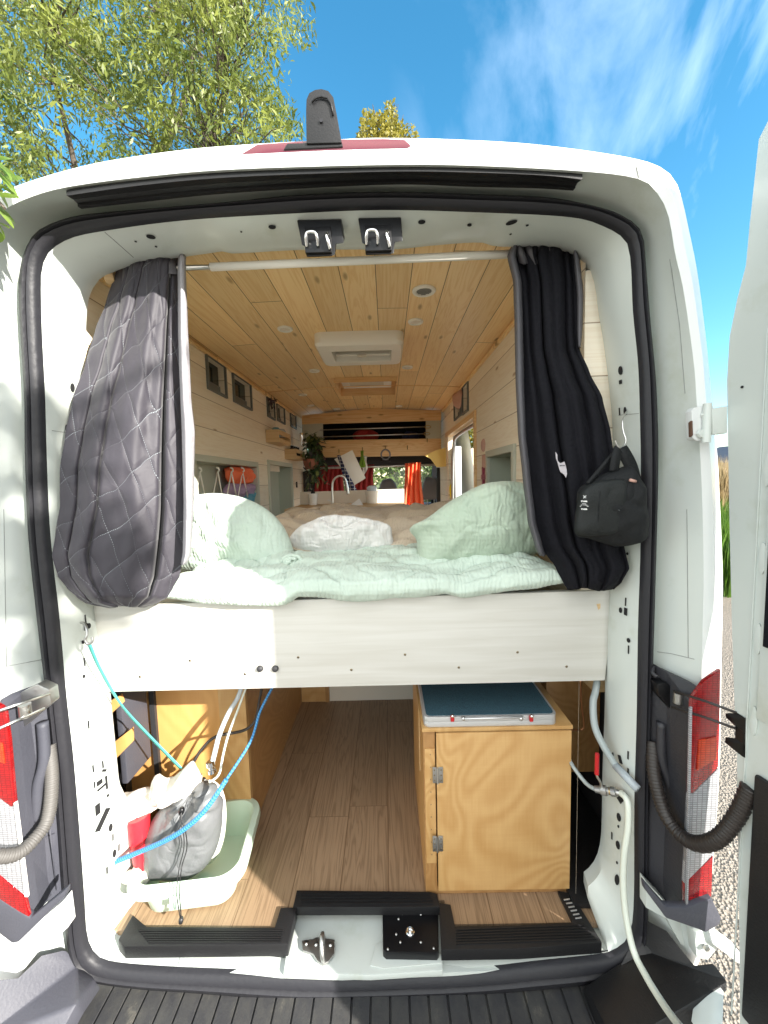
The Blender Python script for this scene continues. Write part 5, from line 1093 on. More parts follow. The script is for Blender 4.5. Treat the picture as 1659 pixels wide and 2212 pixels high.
MB().tube(spl([P(489,1684,.14), P(448,1744,.10), P(411,1781,.085), P(366,1811,.085), P(299,1841,.10), P(246,1863,.11)], 10), .0078, 12).build('rope_body', 'blue_rope', rp_, smooth=True)
MB().lathe([(.0,-.008),(.010,-.006),(.011,0),(.009,.007),(0,.009)], P(246,1863,.11), (1,0,.5), 12, False).build('knot', 'blue_rope', rp_, smooth=True)
MB().tube(spl([P(246,1863,.11), P(232,1874,.10), P(222,1884,.08), P(214,1900,.06), P(212,1920,.05)], 6), .0028, 8).build('loop_end', 'alu', rp_, smooth=True)
MB().tube(spl([P(236,1872,.12), P(280,1820,.20), P(320,1800,.26)], 6), .0022, 8).build('loop_end', 'alu', rp_, smooth=True)
ho_ = MB().tube(spl([P(522,1484,.33), P(512,1510,.32), P(493,1542,.29), P(474,1587,.25), P(465,1622,.22), P(457,1654,.20)], 8), .0085, 12).build('clear_hose', 'hose_clear', None, smooth=True); tag(ho_, 'clear blue tinted water hose hanging from under the bed', 'hose')
h2_ = MB().tube(spl([P(532,1484,.34), P(515,1530,.31), P(494,1585,.27), P(482,1630,.24), P(473,1672,.22), P(452,1690,.22)], 8), .0042, 10).build('thin_white_hose', 'hose_white', None, smooth=True); tag(h2_, 'thin white hose hanging beside the clear blue tinted one', 'hose')
cp_ = MB().lathe([(.011,-.02),(.014,-.018),(.014,-.004),(.009,-.002),(.009,.008),(.013,.010),(.013,.022)], P(456,1656,.20), (.15,0,-1), 18).build('hose_connector', 'chrome', None, smooth=True, angle=R(30)); tag(cp_, 'chromed hose connector at the end of the clear hose', 'connector')
cbk = MB().tube(spl([P(566,1484,.36), P(560,1515,.36), P(556,1540,.35), P(547,1563,.34), P(523,1579,.32), P(467,1591,.28), P(437,1617,.26), P(418,1647,.24)], 8), .0055, 10).build('power_cable', 'cable_brown', None, smooth=True); tag(cbk, 'dark brown cable curving in front of the honey coloured cabinet', 'cable')
# water fittings on the shaded side
g1 = MB().tube(spl([P(1290,1470,.16), P(1286,1495,.14), P(1281,1519,.12), P(1285,1569,.09), P(1304,1612,.06), P(1331,1656,.03)], 10), .0105, 14).build('grey_hose', 'grey_plastic', None, smooth=True)
g1.data.materials.clear(); g1.data.materials.append(mat('hose_grey', (.30,.34,.34), .3)); tag(g1, 'grey hose running down from the bed into a translucent tube', 'hose')
g2 = MB().tube([P(1329,1653,.032), P(1378,1705,-.035)], .0115, 16).build('drain_tube', 'hose_clear', None, smooth=True); g2.data.materials.clear(); g2.data.materials.append(mat('tube_milky', (.50,.56,.60), .25, trans=.3)); tag(g2, 'short translucent tube ending at the black door seal', 'tube')
vl = thing('ball_valve', 'brass and steel ball valve with a red lever handle', 'valve')
va, vb = P(1284,1704,.06), P(1341,1713,.02); dv = (vb-va).normalized(); L_ = (vb-va).length
MB().lathe([(.006,0),(.010,.002),(.010,.016),(.014,.018),(.014,.034),(.010,.036),(.010,.044),(.013,.046),(.013,.058),(.009,.060),(.009,L_-.008),(.007,L_)], va, dv, 12).build('valve_body', 'dull_steel', vl, smooth=True, angle=R(30))
MB().lathe([(.0105,-.003),(.0105,.003)], va.lerp(vb,.62), dv, 16).build('brass_ring', 'brass', vl, smooth=True, angle=R(30))
MB().tube(spl([P(1299,1703,.045), P(1297,1690,.035), P(1290,1678,.035), P(1289,1668,.035)], 5), .0035, 8).build('lever', 'steel', vl, smooth=True)
MB().tube([P(1289,1672,.035), P(1290,1628,.035)], [.0065,.0058], 10).build('red_grip', 'red_handle', vl, smooth=True, angle=R(40))
g3 = MB().tube(spl([P(1225,1620,.20), P(1234,1649,.14), P(1264,1690,.09), P(1284,1704,.06)], 8), .006, 10).build('supply_hose', 'hose_grey', None, smooth=True); tag(g3, 'dark supply hose feeding the ball valve from behind the plywood cabinet', 'hose')
g4 = MB().tube(spl([P(1341,1713,.02), P(1352,1724,.0), P(1357,1745,-.012), P(1356,1790,-.018), P(1349,1840,-.02), P(1346,1903,-.025), P(1352,1977,-.04), P(1368,2052,-.07), P(1395,2108,-.12), P(1432,2168,-.19), P(1466,2214,-.26), P(1500,2252,-.34), P(1530,2300,-.40)], 10), .0088, 14).build('white_hose', 'hose_white', None, smooth=True); tag(g4, 'long white water hose running from the valve down over the bumper', 'hose')
g5 = MB().tube(spl([P(1254,1468,.30), P(1256,1519,.30), P(1261,1560,.30), P(1259,1574,.30), P(1248,1577,.30), P(1218,1577,.30)], 6), .0035, 8).build('copper_pipe', 'copper', None, smooth=True); tag(g5, 'thin bent copper pipe between cabinet and grey hose', 'pipe')
# ------------------------------------------------------------------ living end: counter, tap, pots
kt = thing('kitchen_counter', 'cream kitchen block with upright splash panel beyond the bed', 'counter')
ky = 2.25; kx0, kx1 = P(650,1080,ky).x, P(872,1080,ky).x
MB().prism([P(648,1063,ky), P(873,1056,ky), P(873,1110,ky), P(648,1120,ky)], (0,.02,0)).build('splash_panel', 'counter_cream', kt, bevel=.002)
MB().box((kx0,1.72,ZF),(kx1,2.24,1.78)).build('cupboard', 'counter_cream', kt, bevel=.003)
MB().box((kx0,1.70,1.785),(kx1,2.245,1.81)).build('worktop', 'crate_wood', kt, bevel=.003)
tp = thing('kitchen_tap', 'brushed steel swan neck tap in front of the splash panel', 'tap')
tpts = spl([P(719,1100,2.0), P(718,1072,2.0), P(718,1046,2.0), P(724,1033,2.0), P(734,1028,2.0), P(744,1031,2.0), P(749,1044,2.0), P(752,1068,2.0)], 8)
MB().tube(tpts, [.0085]*(len(tpts)-10)+[.0085]*3+[.011]*7, 12).build('spout', 'steel', tp, smooth=True); MB().lathe([(.020,-.02),(.014,.0),(.011,.03)], P(719,1098,2.0), (0,0,1), 16).build('tap_base', 'steel', tp, smooth=True)
MB().bar(P(708,1080,2.0), P(718,1084,2.0), .008, .008).build('tap_lever', 'steel', tp)
fp = MB().prism([P(736,1106,1.95), P(776,1077,1.95), P(790,1100,1.95), P(775,1106,1.95)], (0,.004,0)).build('paper_sheet', 'print_white', None); tag(fp, 'sunlit white triangular sheet standing next to the tap', 'sheet')
def pot(xl, xr, yt, yb, y, lab, content):
    a = P((xl+xr)/2, yb, y); b = P((xl+xr)/2, yt, y); k = (y-CAM.y)/FPX; h = b.z-a.z
    t_ = thing('hanging_pot', lab, 'pot', 'white pots on the splash panel')
    MB().lathe([(.0,0),((xr-xl)*k*.38,0),((xr-xl)*k*.5,h),((xr-xl)*k*.5-.004,h),((xr-xl)*k*.36,.006),(0,.006)], a, (0,0,1), 24, False).build('pot_body', 'white_plastic', t_, smooth=True, angle=R(35))
    if content == 'jar':
        MB().lathe([(.0,.0),(.04,0),(.045,.03),(.03,.045),(.0,.05)], b+Vector((-.005,0,-.004)), (0,0,1), 16, False).build('glass_jar', 'hose_clear', t_, smooth=True)
    else:
        MB().lathe([(.018,0),(.018,.02),(.006,.03),(.006,.045)], b+Vector((0,0,-.006)), (0,0,1), 12).build('black_cap', 'bracket_black', t_, smooth=True, angle=R(40))
    return t_
pot(665, 687, 1066, 1091, 2.2, 'small white pot with a black cap left of the tap', 'cap'); pot(790, 819, 1060, 1087, 2.2, 'larger white pot holding glass jars right of the checked towel', 'jar')
def drape(top, bot, name, m, y, lab, cat, amp=.012, fr=5, n=24, rows_=24, thick=.003, grp=None, parent=None):
    def fn(u, v):
        a = Vector((top[0][0]+(top[1][0]-top[0][0])*u, top[0][1]+(top[1][1]-top[0][1])*u, 0)); b = Vector((bot[0][0]+(bot[1][0]-bot[0][0])*u, bot[0][1]+(bot[1][1]-bot[0][1])*u, 0))
        p = a.lerp(b, v); return P(p.x+1.5*math.sin(v*5+u*3), p.y, y+amp*math.sin(u*fr*6.28+v*1.5))
    o = MB().grid(fn, n, rows_).build(name, m, parent, smooth=True, solid=thick)
    if lab: tag(o, lab, cat, grp)
    return o
hk_y = 2.96
drape([(728,984),(734,982)], [(752,1074),(771,1062)], 'tea_towel', 'checked_cloth', 2.75, 'navy and white checked tea towel hanging from a hook', 'towel', .015, 2)
wb_ = MB().prism([P(a, b, 2.82) for a, b in [(722,992),(761,972),(790,1033),(766,1048)]], (0,.006,0)).build('chopping_board', 'white_plastic', None, bevel=.002); tag(wb_, 'white board hanging at an angle behind the checked towel', 'board')
drape([(779,974),(785,973)], [(776,1012),(789,1008)], 'dish_cloth', 'green_cloth', 2.84, 'lime green striped cloth on a hook under the shelf', 'cloth', .012, 2)
drape([(784,984),(793,986)], [(783,1034),(793,1012)], 'dish_cloth', 'white_muslin', 2.86, 'white cloth behind the lime green one', 'cloth', .01, 2)
cap_ = thing('headset', 'grey and black headset hanging on a hook under the shelf', 'headset')
MB().tube([P(833,982,2.9)+Vector((.045*math.cos(R(k*18)),0,.05*math.sin(R(k*18)))) for k in range(21)], .008, 8).build('headband', 'seat_grey', cap_, smooth=True)
for dx in (-9, 9): MB().lathe([(.0,-.01),(.018,-.008),(.018,.008),(0,.01)], P(833+dx,993,2.9), (1,0,0), 14, False).build('ear_pad', 'bracket_black', cap_, smooth=True)
drape([(875,1001),(909,998)], [(870,1104),(915,1102)], 'orange_curtain', 'orange_cloth', 2.95, 'sunlit orange curtain hanging before the passenger seat', 'curtain', .022, 4, 60, 30, grp='curtains of the cab')
drape([(682,1007),(742,1004)], [(680,1070),(742,1068)], 'red_curtain', 'red_cloth', 3.15, 'wide dark red curtain left of the white hanging board', 'curtain', .02, 6, 60, 20, grp='curtains of the cab')
drape([(765,1006),(808,1003)], [(763,1066),(806,1064)], 'red_curtain', 'red_cloth', 3.15, 'narrow dark red curtain right of the white hanging board', 'curtain', .02, 4, 50, 20, grp='curtains of the cab')
cr_ = MB().tube([P(676,1012,3.12), P(946,1004,3.12)], .012, 10).build('cab_curtain_rail', 'steel', None, smooth=True); tag(cr_, 'thin steel rail carrying the curtains of the cab', 'curtain rail')
for i, (x0, x1, y0, y1, lab) in enumerate(((819,858,1034,1062,'rounded grey headrest of the driver side seen behind the pot of jars'),(910,951,1031,1079,'large grey headrest to the right of the orange curtain'))):
    yy = 3.55; xm = P((x0+x1)/2, y1, yy); st_ = MB().box((xm.x-.24,yy-.06,ZF+.3),(xm.x+.24,yy+.06,xm.z-.08)).build('cab_seat', 'seat_grey', van, bevel=.04)
    puff([P(a, b, yy) for a, b in [(x0,y1-3),(x0+2,(y0+y1)/2),(x0+8,y0+3),((x0+x1)/2,y0),(x1-9,y0+3),(x1-2,(y0+y1)/2),(x1,y1-3),(x1-4,y1),(x0+4,y1)]], .05, n=50, rings=10, back=1, p=4).build('headrest', 'seat_grey', st_, smooth=True)
    for dx in (-.04, .04): MB().lathe([(.006,-.12),(.006,.02)], (xm.x+dx, yy, xm.z), (0,0,1), 8).build('headrest_post', 'steel', st_)
# overhead locker across the cab
lk = thing('overhead_locker', 'pine overhead locker with open slot across the front end', 'locker'); oy = 3.0
def pboard(pts, name, m, y=oy, th=.02, par=lk): return MB().prism([P(a, b, y) for a, b in pts], (0,th,0)).build(name, m, par, bevel=.002)
pboard([(652,897),(800,882),(953,886),(953,908),(652,917)], 'top_board', 'shelf_pine'); pboard([(688,951),(953,947),(953,974),(938,984),(694,988),(684,978)], 'lower_board', 'shelf_pine', oy-.01, .025)
pboard([(652,917),(697,914),(698,952),(652,955)], 'end_panel', 'sage_light'); pboard([(920,909),(953,908),(953,947),(920,948)], 'end_panel', 'sage_light')
MB().add([P(697,914,oy+.02),P(920,909,oy+.02),P(920,948,oy+.02),P(698,952,oy+.02),P(697,914,oy+.5),P(920,909,oy+.5),P(920,948,oy+.5),P(698,952,oy+.5)], [(4,5,6,7),(0,1,5,4),(2,3,7,6),(0,3,7,4),(1,2,6,5)]).build('locker_inside', 'shelf_dark', lk)
for k, (a, b, c_, m_) in enumerate(((740,934,14,'black_cloth'),(790,930,18,'red_cloth'),(850,924,20,'black_cloth'),(885,930,14,'navy_cloth'))):
    o = puff([P(a+c_*1.6*math.cos(R(t)), b+12+c_*.8*math.sin(R(t)), oy+.15) for t in range(0,360,30)], .08, wr=.03, ws=12, seed=60+k, n=40, rings=8).build('folded_clothes', m_, None, smooth=True)
    tag(o, ('black clothes bundle at the left end of the overhead locker','dark red clothes in the middle of the overhead locker','black jacket heaped highest in the overhead locker','navy clothes bundle at the right end of the overhead locker')[k], 'clothes', 'clothes in the overhead locker')
for i, (a, b) in enumerate((((690,929),(916,922)), ((690,944),(914,937)))):
    ec = thing('elastic_cord', ('upper','lower')[i]+' grey elastic cord stretched across the overhead locker', 'cord', 'elastic cords of the locker')
    MB().tube([P(*a,oy-.015), P(*b,oy-.015)], .0055, 8).build('cord', 'steel', ec, smooth=True)
    c_ = P(b[0]+8, b[1], oy-.02); MB().tube([c_+Vector((.032*math.cos(R(k*24)),0,.014*math.sin(R(k*24)))) for k in range(16)], .004, 6).build('carabiner', 'brass', ec, smooth=True)
for k, (a, b) in enumerate(((732,974),(783,970),(833,967),(880,966),(923,950),(690,948))):
    o = MB().tube(spl([P(a,b-3,oy-.012), P(a,b,oy-.03), P(a,b+4,oy-.035), P(a,b+3,oy-.05)], 5), .005, 8).build('cup_hook', 'brass', None, smooth=True)
    tag(o, ('brass hook above the checked towel','brass hook above the lime green cloth','brass hook above the headset','empty brass hook right of the headset on the locker board','empty brass hook near the sunlit end board','brass hook beside the trailing plant')[k], 'hook', 'brass hooks on the locker board')
MB().prism([P(a, b, 2.86) for a, b in [(917,984),(941,973),(962,967),(967,985),(972,1007),(943,1009),(937,1000),(930,991)]], (0,.012,0)).build('sunlit_end_board', 'sunlit_pine', lk, bevel=.003)  # pine end of the locker; sunlight is put into its yellow colour
yj = puff([P(a, b, 2.7) for a, b in [(972,1048),(980,1045),(986,1055),(985,1072),(975,1078),(971,1062)]], .03, wr=.02, n=30, rings=6).build('yellow_jacket', 'yellow_cloth', None, smooth=True); tag(yj, 'bright yellow jacket hanging at the sliding door', 'jacket')
for pts, m_ in (([(943,1010),(960,1010),(966,1085),(944,1085)],'dash'), ([(650,1020),(680,1012),(681,1070),(650,1072)],'dash')):
    MB().prism([P(a, b, 3.3) for a, b in pts], (0,.03,0)).build('cab_pillar', m_, van)
MB().prism([P(a, b, 3.4) for a, b in [(690,984),(945,975),(945,1004),(690,1012)]], (0,.10,0)).build('sun_visor_rail', 'dash', van, bevel=.01)
# wall crates, plant, niche contents
def crate(x0, x1, y0, y1, z0, z1, lab):
    t_ = thing('wall_crate', lab, 'crate', 'small crates on the pine wall'); th = .008
    MB().box((x0,y0,z0),(x1,y0+th,z1)).build('end_board', 'crate_wood', t_); MB().box((x0,y1-th,z0),(x1,y1,z1)).build('end_board', 'crate_wood', t_)
    MB().box((x0,y0+th,z0),(x1-th,y1-th,z0+th)).build('bottom_board', 'crate_wood', t_)
    h = (z1-z0); MB().box((x1-th+.001,y0+th,z0),(x1,y1-th,z0+h*.34)).build('front_slat', 'crate_wood', t_); MB().box((x1-th+.001,y0+th,z0+h*.62),(x1,y1-th,z1)).build('front_slat', 'crate_wood', t_)
    MB().box((x0,y0+th,z0+th),(x0+.004,y1-th,z1)).build('back_board', 'crate_wood', t_)
crate(XL+.001, -.83, 2.0, 2.37, 2.318, 2.417, 'pale wooden crate holding jars, nearest and highest on the pine wall'); crate(XL+.001, -.827, 2.55, 2.95, 2.218, 2.31, 'lower wooden crate beside the trailing plant')
o = MB().lathe([(.0,0),(.03,0),(.034,.06),(.02,.075),(0,.075)], (-.88,2.10,2.37), (0,0,1), 16, False).build('teal_jar', 'blue_cloth', None, smooth=True, angle=R(40)); tag(o, 'small teal jar in the upper wall crate', 'jar')
o = MB().lathe([(.0,0),(.04,0),(.045,.05),(.03,.07),(0,.07)], (-.88,2.24,2.38), (0,0,1), 16, False).build('glass_jar', 'hose_clear', None, smooth=True, angle=R(40)); tag(o, 'pale glass jar in the upper wall crate', 'jar')
for k in range(4):
    o = MB().lathe([(.0,0),(.022,0),(.022,.06),(.016,.066),(.016,.085),(0,.085)], (-.88,2.62+k*.075,2.26), (0,0,1), 14, False).build('spice_jar', 'bracket_black', None, smooth=True, angle=R(40)); tag(o, 'black spice jar with bright lid in the lower wall crate', 'jar', 'spice jars in the lower crate')
    MB().lathe([(.0,.008),(.019,.007),(.019,0)], (-.88,2.62+k*.075,2.345), (0,0,1), 14, False).build('lid', 'print_white', o)
def leaf(c, d, L_, w_, droop=.3):
    d = Vector(d).normalized(); s_ = d.cross(Vector((random.uniform(-.3,.3),random.uniform(-.3,.3),1))).normalized(); n_ = s_.cross(d)
    c = Vector(c); vs = [c]
    for t, k in ((.25,.8),(.55,1),(.8,.6)): vs += [c+d*L_*t+s_*w_*k-n_*droop*L_*t*t, c+d*L_*t-s_*w_*k-n_*droop*L_*t*t]
    vs.append(c+d*L_-n_*droop*L_); return vs, [(0,1,2),(1,3,4,2),(3,5,6,4),(5,7,6)]
pln = thing('hanging_plant', 'trailing houseplant in a hanging terracotta pot in the far corner', 'plant')
pc_ = P(672,1003,2.8); MB().lathe([(.0,0),(.05,0),(.075,.05),(.08,.10),(.07,.10),(.0,.09)], pc_+Vector((0,0,-.05)), (0,0,1), 20, False).build('pot', 'terracotta', pln, smooth=True, angle=R(40))
random.seed(5); groups = {'leaf_dark': MB(), 'leaf_olive': MB(), 'leaf_purple': MB()}
stems = MB()
for k in range(34):
    a = random.uniform(0, 6.28); base = P(random.uniform(662,688), random.uniform(935,960), 2.78); L_ = random.uniform(.2,.48)
    q = [base + Vector((.05*math.cos(a)*t+.03*math.sin(t*5+k), .05*math.sin(a)*t, -L_*t+.03*math.sin(3*t))) for t in [i/8 for i in range(9)]]
    stems.tube(q, .0018, 5)
    for p in q:
        if random.random() < .9:
            m_ = random.choices(list(groups), (5,2,2))[0]; v, f = leaf(p, (random.uniform(-1,1), random.uniform(-1,1), random.uniform(-.9,.3)), random.uniform(.05,.10), random.uniform(.010,.02)); groups[m_].add(v, f)
stems.build('stems', 'leaf_dark', pln)
for m_, g in groups.items(): g.build('foliage', m_, pln)
sp_ = MB().tube(spl([P(651,935,2.6),P(651,950,2.6),P(650,962,2.6)],4), [.018,.02,.02,.018,.014,.01,.006,.006,.006], 12).build('serving_spoons', 'chrome', None, smooth=True); tag(sp_, 'shiny steel ladle hanging by the trailing plant', 'ladle')
# hooks and cloth bags in the niche over the bed
xn = XL-.05
for k, a in enumerate((432,470,500,524)):
    h = thing('hook_with_cord', ('white hook with cord nearest to the quilted curtain','second white hook with cord in the wall niche','white hook with cord left over the orange bundle','white hook with cord right over the orange bundle')[k], 'hook', 'white hooks in the wall niche')
    MB().tube(spl([PX(a-3,1010,XL+.004), PX(a+2,1012,XL+.012), PX(a+3,1017,XL+.012), PX(a,1020,XL+.01)], 5), .0045, 8).build('hook', 'white_plastic', h, smooth=True)
    for dx in (-10, 11): MB().tube([PX(a,1019,XL+.008), PX(a+dx,1074,XL+.004)], .004, 6).build('cord', 'white_plastic', h, smooth=True)
def npuff(pts, m_, lab, seed, T=.05):
    q = [PX(a, b, xn+.01) for a, b in pts]; o = puff(q, T, wr=.03, ws=16, seed=seed, n=60, rings=12, dirv=(1,0,0)).build('stuffed_bag', m_, None, smooth=True); tag(o, lab, 'bag', 'cloth bags in the wall niche')
npuff([(488,1012),(515,1008),(543,1012),(545,1032),(538,1044),(514,1046),(492,1040)], 'orange_cloth', 'bright orange cloth bag at the top of the wall niche', 71)
npuff([(490,1046),(515,1044),(545,1046),(547,1062),(540,1072),(510,1074),(484,1068)], 'purple_cloth', 'lilac cloth bag under the orange one', 72)
npuff([(524,1066),(540,1062),(551,1064),(551,1086),(530,1088)], 'blue_cloth', 'light blue cloth bag lowest in the wall niche', 73, .04)
def wallthing(px, py, x, name, m_, lab, cat, w_, h_):
    p = PX(px, py, x); s_ = -1 if x > 0 else 1
    o = MB().box((min(p.x, p.x+s_*.012), p.y-w_/2, p.z-h_/2), (max(p.x, p.x+s_*.012), p.y+w_/2, p.z+h_/2)).build(name, m_, None, bevel=.004); tag(o, lab, cat); return o
o = MB().lathe([(.0,.012),(.03,.011),(.038,.006),(.04,0)], PX(1045,962,XR), (-1,0,0), 24, False).build('round_dial', 'pink_box', None, smooth=True, angle=R(40)); tag(o, 'round wooden dial on the pine wall beside the sliding door', 'dial')
wallthing(1048, 997, XR, 'control_box', 'pink_box', 'small pink square control box under the round dial', 'control', .07, .08)
s1_ = wallthing(1047, 1030, XR, 'light_switch', 'switch_red', 'dark red cross shaped switch low on the wall by the sliding door', 'switch', .10, .03); MB().box((XR-.016,PX(1047,1030,XR).y-.012,PX(1047,1030,XR).z-.06),(XR-.001,PX(1047,1030,XR).y+.012,PX(1047,1030,XR).z+.06)).build('switch_bar', 'switch_red', s1_, bevel=.002)
wallthing(640, 1047, XL, 'wall_socket', 'bracket_black', 'small black socket on the pine wall beside the oven niche', 'socket', .04, .06)
pk = puff([PX(a, b, XR-.012) for a, b in [(978,856),(986,847),(997,842),(997,868),(994,882),(984,880)]], .02, wr=.01, n=36, rings=6, dirv=(-1,0,0)).build('pink_pouch', 'pink_box', None, smooth=True); tag(pk, 'pink cloth pouch hanging over a small dark window', 'pouch')
dk = thing('dried_sprig', 'dark dried sprig hanging at the third small window', 'sprig'); g = MB(); random.seed(9)
for k in range(30):
    p = PX(584+random.uniform(-5,8), 868+random.uniform(-10,14), XL+.02); v, f = leaf(p, (random.uniform(0,1), random.uniform(-1,1), random.uniform(-1,1)), .04, .008); g.add(v, f)
g.build('dried_leaves', 'leaf_purple', dk); MB().tube([PX(586,852,XL+.02), PX(586,885,XL+.02)], .002, 6).build('stalk', 'leaf_purple', dk)
for (px, py, z, lab, m_) in ((946,2145,zb+.006,'crinkled yellow-green fallen leaf at the back of the bumper step','dry_leaf'), (1344,2180,zb+.006,'tiny dry leaf on the shaded bumper step','dry_leaf'), (308,2196,zb+.006,'narrow orange-brown leaf on the sunlit bumper step','brown_leaf')):
    g = MB(); p = PZ(px, py, z); v, f = leaf(p-Vector((.02,0,0)), (1,.3,.0), .045 if px == 946 else .025, .011 if px == 946 else .006, -.15); g.add(v, f)
    tag(g.build('fallen_leaf', m_, None, solid=.001), lab, 'leaf', 'fallen leaves on the bumper')
# ------------------------------------------------------------------ outdoors
gr = MB().add([(-80,-60,0),(80,-60,0),(80,140,0),(-80,140,0)], [(0,1,2,3)]).build('ground', 'ground_gravel', None); tag(gr, kind='structure')
rng = np.random.default_rng(3)
def leaves_mesh(name, pts, size, mat_, parent, aspect=.28, hang=.5, jitter=.35, nrm=None):
    """pts: (n,3) leaf positions; one bent leaf of four triangles' worth per point"""
    n = len(pts); L_ = size*(1+jitter*rng.standard_normal(n)).clip(.4, 1.9)
    d = rng.standard_normal((n,3)); d[:,2] -= hang*2; d /= np.linalg.norm(d, axis=1)[:,None]
    s_ = np.cross(d, rng.standard_normal((n,3))); s_ /= np.linalg.norm(s_, axis=1)[:,None]; nn_ = np.cross(s_, d)
    c = np.asarray(pts); L_ = L_[:,None]
    v = np.stack([c, c+d*L_*.45+s_*L_*aspect*.5+nn_*L_*.06, c+d*L_, c+d*L_*.45-s_*L_*aspect*.5+nn_*L_*.06], 1).reshape(-1,3)
    me = bpy.data.meshes.new(name); me.vertices.add(4*n); me.vertices.foreach_set('co', v.ravel().astype(np.float32)); me.loops.add(4*n); me.loops.foreach_set('vertex_index', np.arange(4*n, dtype=np.int32))
    me.polygons.add(n); me.polygons.foreach_set('loop_start', np.arange(0,4*n,4,dtype=np.int32)); me.update(calc_edges=True); me.materials.append(M[mat_])
    o = bpy.data.objects.new(name, me); S.collection.objects.link(o); o.parent = parent; return o
def limb(mb, a, b, r0, r1, sag=.1, n=10, seed=0):
    a = Vector(a); b = Vector(b); q = []
    for i in range(n+1):
        t = i/n; p = a.lerp(b, t); p += Vector((nz3((t*3,seed,0)), nz3((t*3,seed,5)), nz3((t*3,seed,9))*.6))*sag*(a-b).length*math.sin(math.pi*t); q.append(p)
    mb.tube(q, [r0+(r1-r0)*i/n for i in range(n+1)], 7); return q
# the big tree at the left: limbs fan out over the van, twigs hang with narrow leaves
tree = thing('willow_tree', 'tall sunlit narrow-leaved tree rising beyond the left of the van roof', 'tree')
tk = MB(); base = Vector((-5.2, 6.0, 0)); fork = Vector((-5.0, 5.8, 3.0)); limb(tk, base, fork, .28, .2, .05); tk.build('trunk', 'bark', tree)
lm = MB(); tw_ = MB(); pts = []; random.seed(21)
def clump(c, r_, k, sq=.8):
    q = rng.standard_normal((k,3)); q /= np.linalg.norm(q, axis=1)[:,None]; q *= (rng.random((k,1))**.45)*r_; q[:,2] *= sq; pts.append(q+np.array(c))
# clump centres: picked in the photo's frame, spread in depth from 4 to 8 m
def dens(px, py):
    if py > 405-(px/640)*90: return 0
    e = 610+35*math.sin(py*.03)+18*math.sin(py*.11+1)
    if px > e: return 0
    d = 1.0
    if px > e-90: d *= .55
    if 70 < px < 330 and 225 < py < 400: d *= .34
    if 0 <= px < 60 and 220 < py < 330: d *= .5
    if 380 < px < 520 and 210 < py < 260: d *= .5
    return d
cs_ = []
tries = 0
while len(cs_) < 760 and tries < 20000:
    tries += 1; px = random.uniform(-330, 660); py = random.uniform(-330, 400)
    if px < -10 or py < -10: ok = random.random() < .35
    else: ok = random.random() < dens(px, py)
    if ok: cs_.append(P(px, py, random.uniform(3.2, 6.6)))
ends = [Vector((-6.4,5.6,6.5)), Vector((-4.2,4.4,7.8)), Vector((-3.0,5.4,8.8)), Vector((-1.9,5.0,8.2)), Vector((-2.2,4.6,6.4)), Vector((-3.6,4.8,5.2)), Vector((-5.2,4.2,8.6)), Vector((-2.4,5.8,10.0))]
nodes = []
for i, e in enumerate(ends):
    q = limb(lm, fork, e, .12, .014, .12, 12, i*3.1); nodes += q[3:]
lm.build('limb', 'bark', tree)
for i, c in enumerate(cs_):
    nd = min(nodes, key=lambda p: (p-c).length_squared)
    if (nd-c).length < 3.2 and i % 2 == 0: limb(tw_, nd, c, .014, .004, .15, 5, i*.7)
    clump(c, random.uniform(.16,.36), random.randint(45,95), 1.0)
tw_.build('twigs', 'bark', tree)
allp = np.concatenate(pts); leaves_mesh('foliage', allp, .08, 'willow_leaf', tree, .26, .5)
# yellow top behind the roof
yt = thing('yellowing_tree', 'round yellow-green tree top just showing above the roof line', 'tree'); pts = []
ytc = P(832, 352, 13.0); 
q = rng.standard_normal((9000,3)); q /= np.linalg.norm(q, axis=1)[:,None]; q *= (rng.random((9000,1))**.35)*np.array([1.1,1.1,1.5])*(1+.10*np.sin(q[:,:1]*9)); leaves_mesh('foliage', q+np.array(ytc), .11, 'yellow_leaf', yt, .6, .1)
tb = MB(); limb(tb, (ytc.x,13.2,0), ytc, .25, .05, .02); tb.build('trunk', 'bark', yt)
tb = MB(); random.seed(3)
for k in range(26):
    d = Vector((random.uniform(-1,1), random.uniform(-1,1), random.uniform(.1,1))).normalized(); tb.tube([ytc, ytc+Vector((d.x*1.2,d.y*1.2,d.z*1.65))], [.03,.006], 5)
tb.build('limb', 'bark', yt)
# near branch at the left edge of the frame
nb = thing('leafy_branch', 'near leafy branch reaching in at the left roof corner', 'branch'); g = MB(); st2 = MB(); random.seed(14)
st2.tube(spl([P(-260,300,-.1), P(-120,360,-.12), P(-30,410,-.14), P(10,450,-.16)], 6), .003, 6); st2.build('twig', 'bark', nb)
for a, b, dx, dz, L_ in ((-5,355,1,-.5,.06),(0,375,1,-.75,.055),(-8,398,1,-.35,.06),(0,425,.9,.1,.05),(-5,452,1,-.9,.045),(-12,470,.7,-1,.05),(-30,345,1,.2,.06),(-4,495,.3,-1,.03),(-20,430,.8,-.6,.06),(-10,365,.9,-.9,.07),(5,388,.8,.25,.05),(-12,412,1,-.15,.065),(-20,440,1,-.5,.06),(-8,478,.9,-.3,.04),(-25,385,.9,-1,.07),(-15,340,1,-.9,.06)):
    v, f = leaf(P(a, b, -.14+random.uniform(-.03,.03)), (dx, random.uniform(-.3,.3), dz), L_, .010, .25); g.add(v, f)
g.build('foliage', 'near_leaf', nb)
